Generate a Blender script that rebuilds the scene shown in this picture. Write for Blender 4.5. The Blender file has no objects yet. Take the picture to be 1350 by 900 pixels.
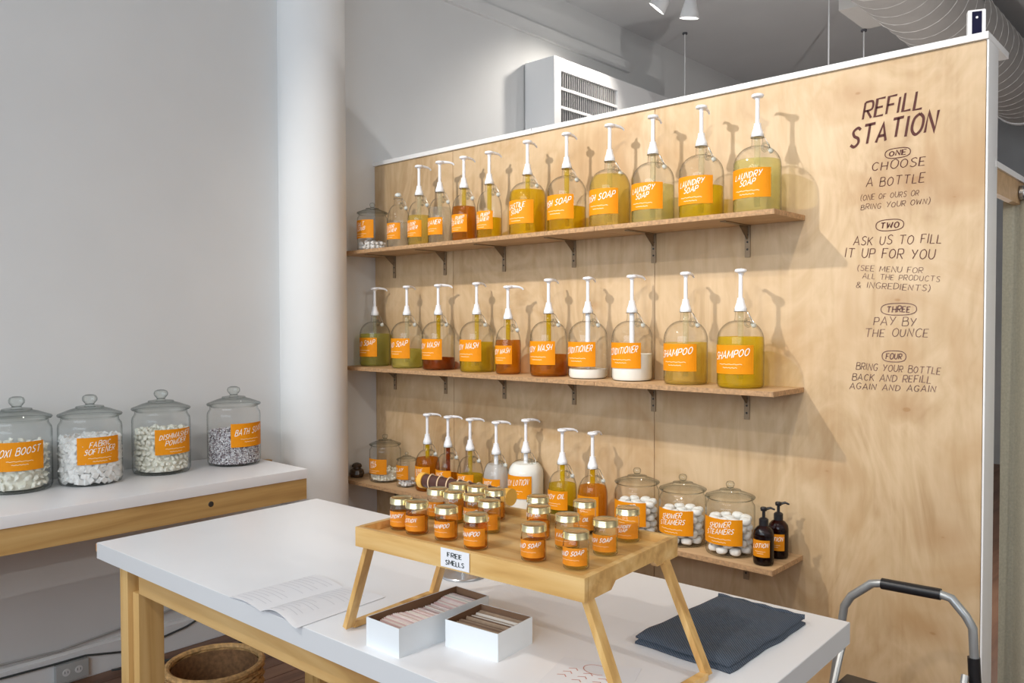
import bpy, bmesh, math, random
from mathutils import Vector, Matrix
random.seed(7)
PI = math.pi
S = bpy.context.scene
COL = S.collection

# ------------------------------------------------------------------ camera
cd = bpy.data.cameras.new('camera'); cam = bpy.data.objects.new('camera', cd); COL.objects.link(cam)
F = Vector((-0.6747, 0.73768, -0.02488)); R = Vector((0.73795, 0.67485, -0.00272)); U = Vector((-0.01478, 0.0202, 0.99969))
cam.matrix_world = Matrix(((R.x, U.x, -F.x, 3.72621), (R.y, U.y, -F.y, -2.91625), (R.z, U.z, -F.z, 1.53174), (0, 0, 0, 1)))
cd.sensor_fit = 'HORIZONTAL'; cd.sensor_width = 36.0; cd.lens = 1073.06 / 1350 * 36; cd.clip_start = .02
S.camera = cam

# ------------------------------------------------------------------ world, lights, exposure
w = bpy.data.worlds.new('daylight'); S.world = w; w.use_nodes = True
w.node_tree.nodes['Background'].inputs['Color'].default_value = (.78, .89, 1.0, 1)
w.node_tree.nodes['Background'].inputs['Strength'].default_value = 1.35
S.view_settings.view_transform = 'Standard'; S.view_settings.look = 'None'
S.view_settings.exposure = 0.0; S.view_settings.gamma = 1.0; S.view_settings.use_curve_mapping = False
S.cycles.transparent_max_bounces = 32; S.cycles.max_bounces = 8; S.cycles.diffuse_bounces = 5
S.cycles.glossy_bounces = 3; S.cycles.transmission_bounces = 6
S.cycles.caustics_reflective = False; S.cycles.caustics_refractive = False
S.cycles.sample_clamp_indirect = 4.0

def lamp(name, kind, loc, target, power, col, size=.1, angle=80, blend=.6, sizey=None):
    l = bpy.data.lights.new(name, kind); l.energy = power; l.color = col
    if kind == 'SPOT':
        l.spot_size = math.radians(angle); l.spot_blend = blend; l.shadow_soft_size = size
    if kind == 'AREA':
        l.size = size
        if sizey: l.shape = 'RECTANGLE'; l.size_y = sizey
    o = bpy.data.objects.new(name, l); COL.objects.link(o); o.location = loc
    o.rotation_euler = (Vector(target) - Vector(loc)).to_track_quat('-Z', 'Y').to_euler()
    return o
WARM = (1.0, .93, .84)
# ceiling track spots in front of the panelled partition (above the camera's frame)
lamp('track_spot', 'SPOT', (1.0, -2.75, 3.62), (1.6, 0, 1.65), 330, WARM, .05, 72, 1.0)
lamp('track_spot', 'SPOT', (3.1, -2.5, 3.62), (2.5, 0, 1.9), 130, WARM, .06, 66, 1.0)
# unseen point lights added as fill for walls, ceiling and partition end
lamp('fill_light', 'POINT', (5.5, -1.5, 2.6), (0, 0, 0), 62, (1, .97, .93), .2)
lamp('fill_light', 'POINT', (1.3, 1.0, 1.75), (0, 0, 0), 9, (1, .97, .95), .6)
lamp('fill_light', 'POINT', (2.4, 1.9, 1.2), (0, 0, 0), 42, (1, .97, .93), .8)
lamp('track_spot', 'SPOT', (2.2, -4.0, 3.62), (1.9, -1.4, .9), 120, WARM, .06, 80, 1.0)
# shop window daylight from the street side, behind the camera
lamp('window_daylight', 'AREA', (3.0, -5.7, 2.45), (2.0, 0, 1.2), 105, (.80, .90, 1.0), 4.6, sizey=1.9)

# ------------------------------------------------------------------ materials
MATS = {}
def newmat(name):
    m = bpy.data.materials.new(name); m.use_nodes = True; nt = m.node_tree
    b = nt.nodes['Principled BSDF']; MATS[name] = m
    return m, nt, b
def N(nt, t, **kw):
    n = nt.nodes.new(t)
    for k, v in kw.items():
        if k in n.inputs: n.inputs[k].default_value = v
        else: setattr(n, k, v)
    return n
def L(nt, a, b): nt.links.new(a, b)
def ramp(nt, stops):
    r = nt.nodes.new('ShaderNodeValToRGB'); e = r.color_ramp.elements
    while len(e) < len(stops): e.new(.5)
    for q, (p, c) in zip(e, stops): q.position = p; q.color = (*c, 1)
    return r
def plain(name, col, rough=.5, metal=0, noise=0, scale=30, bump=0, spec=.5):
    m, nt, b = newmat(name)
    b.inputs['Base Color'].default_value = (*col, 1); b.inputs['Roughness'].default_value = rough
    b.inputs['Metallic'].default_value = metal; b.inputs['Specular IOR Level'].default_value = spec
    if noise or bump:
        tc = N(nt, 'ShaderNodeTexCoord'); nz = N(nt, 'ShaderNodeTexNoise', Scale=scale, Detail=4.0)
        L(nt, tc.outputs['Object'], nz.inputs['Vector'])
        if noise:
            r = ramp(nt, [(.3, tuple(c * (1 - noise) for c in col)), (.7, tuple(min(1, c * (1 + noise)) for c in col))])
            L(nt, nz.outputs['Fac'], r.inputs['Fac']); L(nt, r.outputs['Color'], b.inputs['Base Color'])
        if bump:
            bp = N(nt, 'ShaderNodeBump', Strength=bump, Distance=.004)
            L(nt, nz.outputs['Fac'], bp.inputs['Height']); L(nt, bp.outputs['Normal'], b.inputs['Normal'])
    return m
def wood(name, c1, c2, c3, axis='Z', rough=.45, scale=1.0, ring=1.0, knots=(), blotch=.0, dark=(.2, .08, .02)):
    """streaky wood: noise stretched along the grain axis, optional knots (x, z, size) in world space"""
    m, nt, b = newmat(name); b.inputs['Roughness'].default_value = rough
    ge = N(nt, 'ShaderNodeNewGeometry'); mp = N(nt, 'ShaderNodeMapping')
    L(nt, ge.outputs['Position'], mp.inputs['Vector'])
    sc = {'X': (1.2, 22, 22), 'Y': (22, 1.2, 22), 'Z': (22, 22, 1.2)}[axis]
    mp.inputs['Scale'].default_value = tuple(s * scale for s in sc)
    n1 = N(nt, 'ShaderNodeTexNoise', Scale=1.0, Detail=6.0, Distortion=1.2 * ring); L(nt, mp.outputs['Vector'], n1.inputs['Vector'])
    n2 = N(nt, 'ShaderNodeTexNoise', Scale=2.2, Detail=3.0, Distortion=.6); L(nt, ge.outputs['Position'], n2.inputs['Vector'])
    mix = N(nt, 'ShaderNodeMath', operation='MULTIPLY_ADD'); mix.inputs[1].default_value = 1 - blotch
    ml = N(nt, 'ShaderNodeMath', operation='MULTIPLY'); ml.inputs[1].default_value = blotch
    L(nt, n2.outputs['Fac'], ml.inputs[0]); L(nt, n1.outputs['Fac'], mix.inputs[0]); L(nt, ml.outputs[0], mix.inputs[2])
    r = ramp(nt, [(.32, c1), (.5, c2), (.68, c3)]); L(nt, mix.outputs[0], r.inputs['Fac'])
    out = r.outputs['Color']
    if knots:   # rotary-cut flame figure: warped bands and soft brown stains
        m3 = N(nt, 'ShaderNodeMapping'); m3.inputs['Scale'].default_value = (2.0, 2.0, .9); L(nt, ge.outputs['Position'], m3.inputs['Vector'])
        n3 = N(nt, 'ShaderNodeTexNoise', Scale=1.6, Detail=5.0, Distortion=2.6); L(nt, m3.outputs['Vector'], n3.inputs['Vector'])
        mu = N(nt, 'ShaderNodeMath', operation='MULTIPLY'); mu.inputs[1].default_value = 9.0; L(nt, n3.outputs['Fac'], mu.inputs[0])
        fr_ = N(nt, 'ShaderNodeMath', operation='PINGPONG'); fr_.inputs[1].default_value = 1.0; L(nt, mu.outputs[0], fr_.inputs[0])
        n4 = N(nt, 'ShaderNodeTexNoise', Scale=2.6, Detail=4.0, Distortion=1.0); L(nt, ge.outputs['Position'], n4.inputs['Vector'])
        r4 = ramp(nt, [(.50, (0, 0, 0)), (.72, (1, 1, 1))]); L(nt, n4.outputs['Fac'], r4.inputs['Fac'])
        f1 = N(nt, 'ShaderNodeMath', operation='MULTIPLY'); f1.inputs[1].default_value = .30; L(nt, fr_.outputs[0], f1.inputs[0])
        mA = N(nt, 'ShaderNodeMix', data_type='RGBA'); L(nt, f1.outputs[0], mA.inputs[0]); L(nt, out, mA.inputs[6]); mA.inputs[7].default_value = (.76, .58, .38, 1)
        f2 = N(nt, 'ShaderNodeMath', operation='MULTIPLY'); f2.inputs[1].default_value = .70; L(nt, r4.outputs['Color'], f2.inputs[0])
        mB = N(nt, 'ShaderNodeMix', data_type='RGBA'); L(nt, f2.outputs[0], mB.inputs[0]); L(nt, mA.outputs[2], mB.inputs[6]); mB.inputs[7].default_value = (.44, .26, .11, 1); out = mB.outputs[2]
    for (kx, kz, ks) in knots:
        ks *= 1.35
        vs = N(nt, 'ShaderNodeVectorMath', operation='SUBTRACT'); vs.inputs[1].default_value = (kx, 0, kz)
        L(nt, ge.outputs['Position'], vs.inputs[0])
        nv = N(nt, 'ShaderNodeTexNoise', Scale=9.0, Detail=2.0); L(nt, ge.outputs['Position'], nv.inputs['Vector'])
        sv = N(nt, 'ShaderNodeVectorMath', operation='MULTIPLY'); sv.inputs[1].default_value = (1 / ks, 0, 1.9 / ks)
        L(nt, vs.outputs[0], sv.inputs[0])
        ln = N(nt, 'ShaderNodeVectorMath', operation='LENGTH'); L(nt, sv.outputs[0], ln.inputs[0])
        ad = N(nt, 'ShaderNodeMath', operation='MULTIPLY_ADD'); ad.inputs[1].default_value = .3
        L(nt, nv.outputs['Fac'], ad.inputs[0]); L(nt, ln.outputs['Value'], ad.inputs[2])
        kr = ramp(nt, [(.19, (1, 1, 1)), (.235, (.55, .55, .55)), (.55, (.34, .34, .34)), (1.0, (0, 0, 0))]); L(nt, ad.outputs[0], kr.inputs['Fac'])
        kf = N(nt, 'ShaderNodeMath', operation='MULTIPLY'); kf.inputs[1].default_value = .85; L(nt, kr.outputs['Color'], kf.inputs[0])
        mx = N(nt, 'ShaderNodeMix', data_type='RGBA'); L(nt, kf.outputs[0], mx.inputs[0])
        L(nt, out, mx.inputs[6]); mx.inputs[7].default_value = (*dark, 1); out = mx.outputs[2]
    L(nt, out, b.inputs['Base Color'])
    bp = N(nt, 'ShaderNodeBump', Strength=.08, Distance=.002); L(nt, n1.outputs['Fac'], bp.inputs['Height']); L(nt, bp.outputs['Normal'], b.inputs['Normal'])
    return m
def glass(name, tint, edge, rim=.55, ior=1.45):
    """clear thin-walled vessel glass: light passes, more is absorbed where the wall is seen edge on"""
    m, nt, b = newmat(name); nt.nodes.remove(b); o = nt.nodes['Material Output']
    lw = N(nt, 'ShaderNodeLayerWeight', Blend=.5)
    r = ramp(nt, [(0, tint), (rim, tint), (rim + (1 - rim) * .6, tuple(a * .6 + b_ * .4 for a, b_ in zip(tint, edge))), (1.0, edge)]); L(nt, lw.outputs['Facing'], r.inputs['Fac'])
    tr = N(nt, 'ShaderNodeBsdfTransparent'); L(nt, r.outputs['Color'], tr.inputs['Color'])
    gl = N(nt, 'ShaderNodeBsdfGlossy', Roughness=.04); fr = N(nt, 'ShaderNodeFresnel', IOR=ior)
    gm = N(nt, 'ShaderNodeNewGeometry'); iv = N(nt, 'ShaderNodeMath', operation='MULTIPLY_ADD'); iv.inputs[1].default_value = 1 / ior - ior; iv.inputs[2].default_value = ior
    L(nt, gm.outputs['Backfacing'], iv.inputs[0]); L(nt, iv.outputs[0], fr.inputs['IOR'])   # same reflectance from inside and outside of the thin wall
    mx = N(nt, 'ShaderNodeMixShader'); L(nt, fr.outputs['Fac'], mx.inputs['Fac'])
    L(nt, tr.outputs[0], mx.inputs[1]); L(nt, gl.outputs[0], mx.inputs[2]); L(nt, mx.outputs[0], o.inputs['Surface'])
    return m
def liquid(name, tcol, scol, cloudy):
    m, nt, b = newmat(name); nt.nodes.remove(b); o = nt.nodes['Material Output']
    tr = N(nt, 'ShaderNodeBsdfTransparent', Color=(*tcol, 1))
    tl = N(nt, 'ShaderNodeBsdfTranslucent', Color=(*scol, 1)); df = N(nt, 'ShaderNodeBsdfDiffuse', Color=(*scol, 1))
    m1 = N(nt, 'ShaderNodeMixShader', Fac=.72); L(nt, tl.outputs[0], m1.inputs[1]); L(nt, df.outputs[0], m1.inputs[2])
    m1.inputs[0].default_value = 1.0 if cloudy > .9 else .72
    m2 = N(nt, 'ShaderNodeMixShader', Fac=cloudy); L(nt, tr.outputs[0], m2.inputs[1]); L(nt, m1.outputs[0], m2.inputs[2])
    L(nt, m2.outputs[0], o.inputs['Surface'])
    return m

plain('plaster', (.72, .725, .72), .85, noise=.02, scale=2.5, bump=.25)
plain('pier_paint', (.84, .845, .84), .8, noise=.015, scale=3, bump=.2)
plain('ceiling_paint', (.62, .63, .64), .9, noise=.03, scale=2)
plain('white_paint', (.84, .84, .84), .45)
plain('far_wall_paint', (.33, .34, .35), .9, noise=.1, scale=2)
plain('melamine', (.87, .87, .88), .32, noise=.01, scale=5)
plain('melamine_edge', (.66, .67, .68), .4)
KN = [(2.888, 2.003, .20), (3.0, 1.93, .07), (2.976, .818, .12), (2.86, 1.23, .10), (2.691, 2.32, .10), (1.54, 1.60, .05),
      (2.593, .99, .14), (2.949, .492, .12), (2.83, 1.60, .10), (1.25, 1.02, .06)]
wood('birch_ply', (.42, .27, .135), (.53, .37, .205), (.60, .44, .27), 'Z', .5, .5, 2.2, KN, .62, (.36, .19, .07))
wood('shelf_ply', (.45, .28, .14), (.56, .37, .2), (.64, .44, .25), 'X', .5, .8, 1, (), .3)
plain('ply_edge', (.42, .25, .125), .7, noise=.3, scale=90)
wood('pine_long', (.42, .22, .07), (.60, .36, .13), (.70, .46, .19), 'X', .5, .6, 1.6, (), .2)
wood('pine_beam', (.40, .22, .07), (.56, .34, .12), (.64, .42, .17), 'Y', .5, .6, 1.6, (), .2)
wood('pine_post', (.46, .25, .08), (.63, .39, .14), (.72, .48, .2), 'Z', .5, .6, 1.4, (), .2)
wood('edge_strip', (.48, .2, .06), (.6, .29, .09), (.68, .36, .12), 'Y', .45, .8)
wood('bamboo', (.55, .29, .085), (.72, .43, .145), (.82, .55, .23), 'X', .38, 1.6, .3)
wood('bamboo_leg', (.55, .29, .085), (.72, .43, .145), (.82, .55, .23), 'Z', .38, 1.6, .3)
wood('floor_wood', (.12, .06, .035), (.2, .1, .06), (.27, .15, .09), 'Y', .5, .5, 1, (), .2)
glass('clear_glass', (.975, .98, .975), (.12, .13, .10), .50)
glass('jar_glass', (.99, .995, .992), (.16, .22, .21), .60)
glass('lid_glass', (.93, .95, .94), (.10, .14, .13), .30, 1.5)
glass('amber_glass', (.20, .055, .02), (.02, .006, .003), .3)
plain('pump_plastic', (.86, .87, .90), .35)
plain('tube_plastic', (.70, .72, .68), .4)
plain('black_plastic', (.012, .012, .014), .35)
plain('label_orange', (.76, .27, .004), .55, noise=.03, scale=40, spec=.2)
plain('label_orange_shaded', (.66, .23, .006), .55, noise=.03, scale=40, spec=.2)  # label orange darkened: lowest-shelf shade put into the colour
plain('jar_orange', (.78, .27, .016), .35, noise=.12, scale=60)
plain('label_ink', (.95, .90, .82), .6)
plain('label_ink_faint', (.90, .66, .38), .6)
plain('maroon_ink', (.085, .018, .012), .7)
plain('grey_maroon_ink', (.15, .075, .06), .7, noise=.35, scale=9)
plain('wire_steel', (.42, .40, .37), .3, metal=1)
plain('bracket_steel', (.30, .215, .13), .5, metal=.3)
plain('screw_dark', (.03, .025, .02), .5)
plain('gold_lid', (.78, .66, .38), .24, metal=1)
plain('silver', (.62, .63, .65), .28, metal=.9)
plain('tube_grey', (.36, .37, .37), .35, metal=.5)
plain('duct_metal', (.52, .50, .48), .75, metal=.0, noise=.06, scale=6)
plain('duct_seam', (.76, .74, .71), .6)
plain('vent_dark', (.10, .10, .115), .6)
plain('paper', (.86, .86, .88), .7)
plain('paper_print', (.66, .66, .69), .8)
plain('red_print', (.62, .28, .22), .8)
plain('carton_white', (.80, .83, .85), .6)
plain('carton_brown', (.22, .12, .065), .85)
plain('card_pink', (.74, .60, .55), .8, noise=.08, scale=50)
plain('card_grey', (.50, .48, .44), .8, noise=.1, scale=50)
plain('card_brown', (.42, .29, .19), .85, noise=.15, scale=50)
plain('cream', (.80, .56, .34), .6)
plain('brown_leather', (.075, .022, .012), .5)
plain('yellow_tape', (.80, .42, .06), .5)
plain('tablet_white', (.84, .83, .80), .8, noise=.05, scale=60)
plain('chunk_cream', (.82, .80, .70), .85, noise=.08, scale=50)
plain('chunk_white', (.80, .79, .77), .85, noise=.08, scale=50)
plain('powder_white', (.84, .84, .83), .9)
plain('brown_jar', (.06, .035, .02), .25)
plain('device_black', (.004, .004, .03), .15)
plain('cable_dark', (.05, .06, .06), .6)
plain('cable_white', (.45, .46, .45), .5)
plain('herb', (.05, .03, .015), .8)
def stone_mat():
    m, nt, b = newmat('bath_salt'); b.inputs['Roughness'].default_value = .9
    tc = N(nt, 'ShaderNodeTexCoord'); v = N(nt, 'ShaderNodeTexVoronoi', Scale=130.0); L(nt, tc.outputs['Object'], v.inputs['Vector'])
    sp = N(nt, 'ShaderNodeSeparateColor'); L(nt, v.outputs['Color'], sp.inputs[0])
    r = ramp(nt, [(.0, (.10, .07, .08)), (.3, (.30, .25, .27)), (.5, (.62, .60, .62)), (1, (.78, .77, .78))])
    L(nt, sp.outputs[0], r.inputs['Fac']); L(nt, r.outputs['Color'], b.inputs['Base Color'])
stone_mat()
def towel_mat():
    m, nt, b = newmat('towel_cloth'); b.inputs['Roughness'].default_value = .95
    tc = N(nt, 'ShaderNodeTexCoord'); wv = N(nt, 'ShaderNodeTexWave', Scale=95.0, Distortion=.4); wv.bands_direction = 'DIAGONAL'
    L(nt, tc.outputs['Object'], wv.inputs['Vector'])
    r = ramp(nt, [(0, (.040, .050, .070)), (1, (.105, .125, .155))]); L(nt, wv.outputs['Fac'], r.inputs['Fac']); L(nt, r.outputs['Color'], b.inputs['Base Color'])
    bp = N(nt, 'ShaderNodeBump', Strength=.5, Distance=.002); L(nt, wv.outputs['Fac'], bp.inputs['Height']); L(nt, bp.outputs['Normal'], b.inputs['Normal'])
towel_mat()
plain('curtain_cloth', (.48, .45, .35), .95, noise=.1, scale=120, bump=.3)
plain('wicker', (.50, .30, .12), .7, noise=.35, scale=70)
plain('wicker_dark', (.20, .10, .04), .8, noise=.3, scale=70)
def emis(name, col, s):
    m, nt, b = newmat(name); b.inputs['Emission Color'].default_value = (*col, 1); b.inputs['Emission Strength'].default_value = s
emis('lamp_glow', (1, .97, .92), 9)
LIQ = {
 'clear': ((.93, .93, .91), (.70, .69, .64), .12), 'palegold': ((.95, .87, .48), (.80, .62, .18), .22),
 'gold': ((.95, .82, .12), (.80, .52, .02), .24), 'yellow': ((.95, .86, .16), (.84, .63, .03), .28),
 'green': ((.90, .90, .48), (.66, .62, .18), .26), 'straw': ((.93, .92, .66), (.80, .76, .36), .24),
 'amber': ((.86, .52, .08), (.50, .20, .012), .26), 'red': ((.66, .24, .05), (.32, .09, .01), .34),
 'olive': ((.92, .82, .18), (.66, .50, .04), .25), 'milk': ((.9, .9, .85), (.90, .89, .84), 1.0),
 'milkfilm': ((.95, .95, .94), (.86, .86, .86), .45), 'orange': ((.92, .62, .10), (.74, .33, .03), .26), 'tube': ((.93, .92, .80), (.75, .73, .62), .22), 'tube_gold': ((.93, .86, .35), (.72, .6, .15), .22)}
for k, v in LIQ.items(): liquid('liquid_' + k, *v)

# ------------------------------------------------------------------ mesh helpers
class MB:
    def __init__(s): s.v = []; s.f = []; s.m = []
    def quad(s, pts, mi=0):
        n = len(s.v); s.v += [tuple(p) for p in pts]; s.f.append(tuple(range(n, n + len(pts)))); s.m.append(mi)
    def box(s, x0, y0, z0, x1, y1, z1, M=None, mi=0):
        n = len(s.v); P = [(x, y, z) for z in (z0, z1) for y in (y0, y1) for x in (x0, x1)]
        if M is not None: P = [tuple(M @ Vector(p)) for p in P]
        s.v += P
        for q in ((0, 2, 3, 1), (4, 5, 7, 6), (0, 1, 5, 4), (2, 6, 7, 3), (0, 4, 6, 2), (1, 3, 7, 5)):
            s.f.append(tuple(n + i for i in q)); s.m.append(mi)
    def beam(s, a, b, w, h, up=(0, 0, 1), mi=0):
        a = Vector(a); b = Vector(b); d = (b - a); ln = d.length; d.normalize()
        x = d.cross(Vector(up)).normalized(); y = x.cross(d)
        M = Matrix(((x.x, y.x, d.x, a.x), (x.y, y.y, d.y, a.y), (x.z, y.z, d.z, a.z), (0, 0, 0, 1)))
        s.box(-w / 2, -h / 2, 0, w / 2, h / 2, ln, M, mi)
    def lathe(s, prof, seg=24, M=None, cap0=True, cap1=True, mi=0):
        n = len(s.v); k = len(prof)
        for r, z in prof:
            for i in range(seg):
                a = 2 * PI * i / seg; p = Vector((r * math.cos(a), r * math.sin(a), z))
                s.v.append(tuple(M @ p if M is not None else p))
        for j in range(k - 1):
            for i in range(seg):
                i2 = (i + 1) % seg; s.f.append((n + j * seg + i, n + j * seg + i2, n + (j + 1) * seg + i2, n + (j + 1) * seg + i)); s.m.append(mi)
        if cap0: s.f.append(tuple(n + i for i in reversed(range(seg)))); s.m.append(mi)
        if cap1: s.f.append(tuple(n + (k - 1) * seg + i for i in range(seg))); s.m.append(mi)
    def tube(s, pts, r, seg=8, closed=False, mi=0, cap=True):
        P = [Vector(p) for p in pts]; n = len(s.v); k = len(P); prev = None
        for j in range(k):
            if closed: t = P[(j + 1) % k] - P[j - 1]
            else: t = P[min(j + 1, k - 1)] - P[max(j - 1, 0)]
            t.normalize()
            if prev is None:
                x = t.cross(Vector((0, 0, 1)))
                if x.length < .01: x = t.cross(Vector((0, 1, 0)))
            else: x = prev - t * prev.dot(t)
            x.normalize(); prev = x; y = t.cross(x)
            rr = r[j] if isinstance(r, (list, tuple)) else r
            for i in range(seg):
                a = 2 * PI * i / seg; s.v.append(tuple(P[j] + x * math.cos(a) * rr + y * math.sin(a) * rr))
        for j in range(k if closed else k - 1):
            j2 = (j + 1) % k
            for i in range(seg):
                i2 = (i + 1) % seg; s.f.append((n + j * seg + i, n + j * seg + i2, n + j2 * seg + i2, n + j2 * seg + i)); s.m.append(mi)
        if not closed and cap:
            s.f.append(tuple(n + i for i in reversed(range(seg)))); s.f.append(tuple(n + (k - 1) * seg + i for i in range(seg))); s.m += [mi, mi]
    def mesh(s, name, mats, smooth=True, ang=35, bevel=0):
        me = bpy.data.meshes.new(name); me.from_pydata(s.v, [], s.f)
        if isinstance(mats, str): mats = [mats]
        for m in mats: me.materials.append(MATS[m])
        me.polygons.foreach_set('material_index', s.m)
        if bevel:
            bm = bmesh.new(); bm.from_mesh(me)
            bmesh.ops.bevel(bm, geom=bm.edges[:], offset=bevel, segments=2, affect='EDGES', profile=.7, clamp_overlap=True)
            bm.to_mesh(me); bm.free()
        if smooth:
            me.polygons.foreach_set('use_smooth', [True] * len(me.polygons)); me.set_sharp_from_angle(angle=math.radians(ang))
        me.update(); return me
def link(name, me, parent=None, loc=(0, 0, 0), rot=(0, 0, 0)):
    o = bpy.data.objects.new(name, me); COL.objects.link(o); o.location = loc; o.rotation_euler = rot
    if parent is not None: o.parent = parent
    return o
def tag(o, label=None, cat=None, group=None, kind=None):
    if label: o['label'] = label
    if cat: o['category'] = cat
    if group: o['group'] = group
    if kind: o['kind'] = kind
    return o
def thing(name, label, cat, loc, rz=0, group=None):
    return tag(link(name, None, None, loc, (0, 0, rz)), label, cat, group)
def struct(name, me, parent=None, loc=(0, 0, 0)):
    o = link(name, me, parent, loc)
    if parent is None: o['kind'] = 'structure'
    return o
def boxmesh(name, dims, mat, bevel=0):
    b = MB(); b.box(*dims); return b.mesh(name, mat, smooth=bool(bevel), bevel=bevel)

# ------------------------------------------------------------------ hand-drawn stroke lettering
G = {'A': (4, '0,0 2,6 4,0;.8,2 3.2,2'), 'B': (3.3, '0,0 0,6;~0,6 2.6,5.8 2.6,3.7 0,3.2;~0,3.2 3,3.1 3.3,.3 0,0'), 'C': (3.6, '~3.6,5 2.2,6 .6,4.8 .2,2.6 1,.4 2.6,.1 3.6,1'),
 'D': (3.6, '0,0 0,6;~0,6 2.6,5.4 3.6,3 2.4,.6 0,0'), 'E': (3, '3,6 0,6 0,0 3.1,0;0,3 2.5,3'), 'F': (2.8, '3,6 0,6 0,0;0,3.1 2.4,3.1'),
 'G': (3.8, '~3.6,5 2.2,6 .5,4.8 .2,2.4 1.2,.2 3,.3 3.7,2.4;2.2,2.4 3.9,2.4'), 'H': (3.4, '0,0 0,6;3.4,0 3.4,6;0,3 3.4,3'), 'I': (.5, '.2,0 .2,6'),
 'K': (3.3, '0,0 0,6;3.2,6 0,2.6;1,3.4 3.4,0'), 'L': (2.8, '0,6 0,0 2.8,0'), 'M': (4.8, '0,0 .6,6 2.4,1.6 4.2,6 4.8,0'), 'N': (3.6, '0,0 .2,6 3.4,0 3.6,6'),
 'O': (3.8, '~2.2,6 .5,4.8 .2,1.8 1.8,0 3.6,1.4 3.7,4.4 2.2,6'), 'P': (3, '0,0 0,6;~0,6 2.8,5.9 3,3.2 0,2.8'), 'R': (3.2, '0,0 0,6;~0,6 2.8,5.9 3,3.2 0,2.8;1.2,2.9 3.2,0'),
 'S': (3.2, '~3.2,5.2 2,6 .4,5 1,3.5 2.7,2.5 3,1 1.6,0 0,.8'), 'T': (4, '0,6 4,6;2,6 2,0'), 'U': (3.4, '~0,6 .1,1.6 1.7,0 3.3,1.6 3.4,6'), 'V': (3.8, '0,6 1.9,0 3.8,6'),
 'W': (5, '0,6 1.2,0 2.5,4.4 3.8,0 5,6'), 'X': (3.4, '0,6 3.4,0;3.4,6 0,0'), 'Y': (3.6, '0,6 1.8,3;3.6,6 1.2,0'), 'Z': (3.4, '0,6 3.4,6 0,0 3.5,0'),
 '&': (3.8, '~3.8,0 .8,4 .8,5.6 2,6 2.4,4.8 .4,2.4 .2,.8 1.6,0 3.6,2.4'), '(': (1.4, '~1.4,7 .3,4.6 .3,1.4 1.4,-1'), ')': (1.4, '~0,7 1.1,4.6 1.1,1.4 0,-1'), ' ': (2.2, '')}
def smoothpts(P, n=4):
    out = []
    for i in range(len(P) - 1):
        p0 = P[max(i - 1, 0)]; p1 = P[i]; p2 = P[i + 1]; p3 = P[min(i + 2, len(P) - 1)]
        for k in range(n):
            t = k / n
            out.append(tuple(.5 * (2 * p1[a] + (p2[a] - p0[a]) * t + (2 * p0[a] - 5 * p1[a] + 4 * p2[a] - p3[a]) * t * t + (3 * p1[a] - p0[a] - 3 * p2[a] + p3[a]) * t ** 3) for a in (0, 1)))
    out.append(P[-1]); return out
def textlines(t, rnd, sm=4):
    """strokes with cap height 1; returns (polylines, width)"""
    x = 0; out = []
    for ch in t:
        wd, st = G[ch]; k = 1 + rnd.uniform(-.08, .08); dy = rnd.uniform(-.35, .35)
        for s_ in st.split(';'):
            if not s_: continue
            sm_ = s_.startswith('~'); P = [tuple(float(q) for q in p.split(',')) for p in s_.lstrip('~').split(' ')]
            P = [(px * k * .92 + x, py * k + dy) for px, py in P]
            if sm_: P = smoothpts(P, sm)
            out.append([(a / 6, b / 6) for a, b in P])
        x += wd * .92 + 1.35
    return out, (x - 1.35) / 6
def ribbon(mb, P, wd, fn, mi=0):
    k = len(P); n = len(mb.v)
    for j in range(k):
        a = P[max(j - 1, 0)]; b = P[min(j + 1, k - 1)]; dx, dy = b[0] - a[0], b[1] - a[1]; l = math.hypot(dx, dy) or 1
        nx, ny = -dy / l * wd / 2, dx / l * wd / 2
        if 0 < j < k - 1:
            u = (P[j][0] - a[0], P[j][1] - a[1]); v = (b[0] - P[j][0], b[1] - P[j][1])
            lu = math.hypot(*u) or 1; lv = math.hypot(*v) or 1; c = (u[0] * v[0] + u[1] * v[1]) / lu / lv
            m = min(2.2, 1 / max(.4, math.sqrt(max(.05, (1 + c) / 2)))); nx *= m; ny *= m
        mb.v.append(tuple(fn(P[j][0] + nx, P[j][1] + ny))); mb.v.append(tuple(fn(P[j][0] - nx, P[j][1] - ny)))
    for j in range(k - 1):
        a = n + 2 * j; mb.f.append((a, a + 1, a + 3, a + 2)); mb.m.append(mi)

# ------------------------------------------------------------------ setting: floor, walls, ceiling
fl = struct('floor', boxmesh('floor', (0, -6, -.1, 7, 7, -.012), 'floor_wood'))
pm = boxmesh('plank', (-.048, -.6, -.012, .048, .6, 0), 'floor_wood')
for i in range(14):
    for j in range(4):
        link('plank', pm, fl, (.07 + i * .1, -2.7 + j * 1.21 + (i % 3) * .3, 0))
m = MB(); m.box(0, -6.12, -.1, 7, -6.0, 1.1); m.box(0, -6.12, 3.5, 7, -6.0, 3.845); m.box(0, -6.12, 1.1, .3, -6.0, 3.5); m.box(6.7, -6.12, 1.1, 7, -6.0, 3.5); m.box(3.4, -6.12, 1.1, 3.55, -6.0, 3.5)
struct('wall_front', m.mesh('wall_front', 'plaster', False))  # unseen front wall, added to keep low daylight from under the bench
struct('ceiling', boxmesh('ceiling', (-.1, -6, 3.845, 7, 7, 3.95), 'ceiling_paint'))
wl = struct('wall_left', boxmesh('wall_left', (-.15, -6, -.1, 0, 7, 3.845), 'plaster'))
pier = MB()
pier.lathe([(.175, 0), (.175, 3.2), (.178, 3.45), (.19, 3.65), (.21, 3.845)], 48, Matrix.Translation((.055, -.455, 0)))
struct('trim_2', pier.mesh('rounded_pier', 'pier_paint'))
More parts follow.
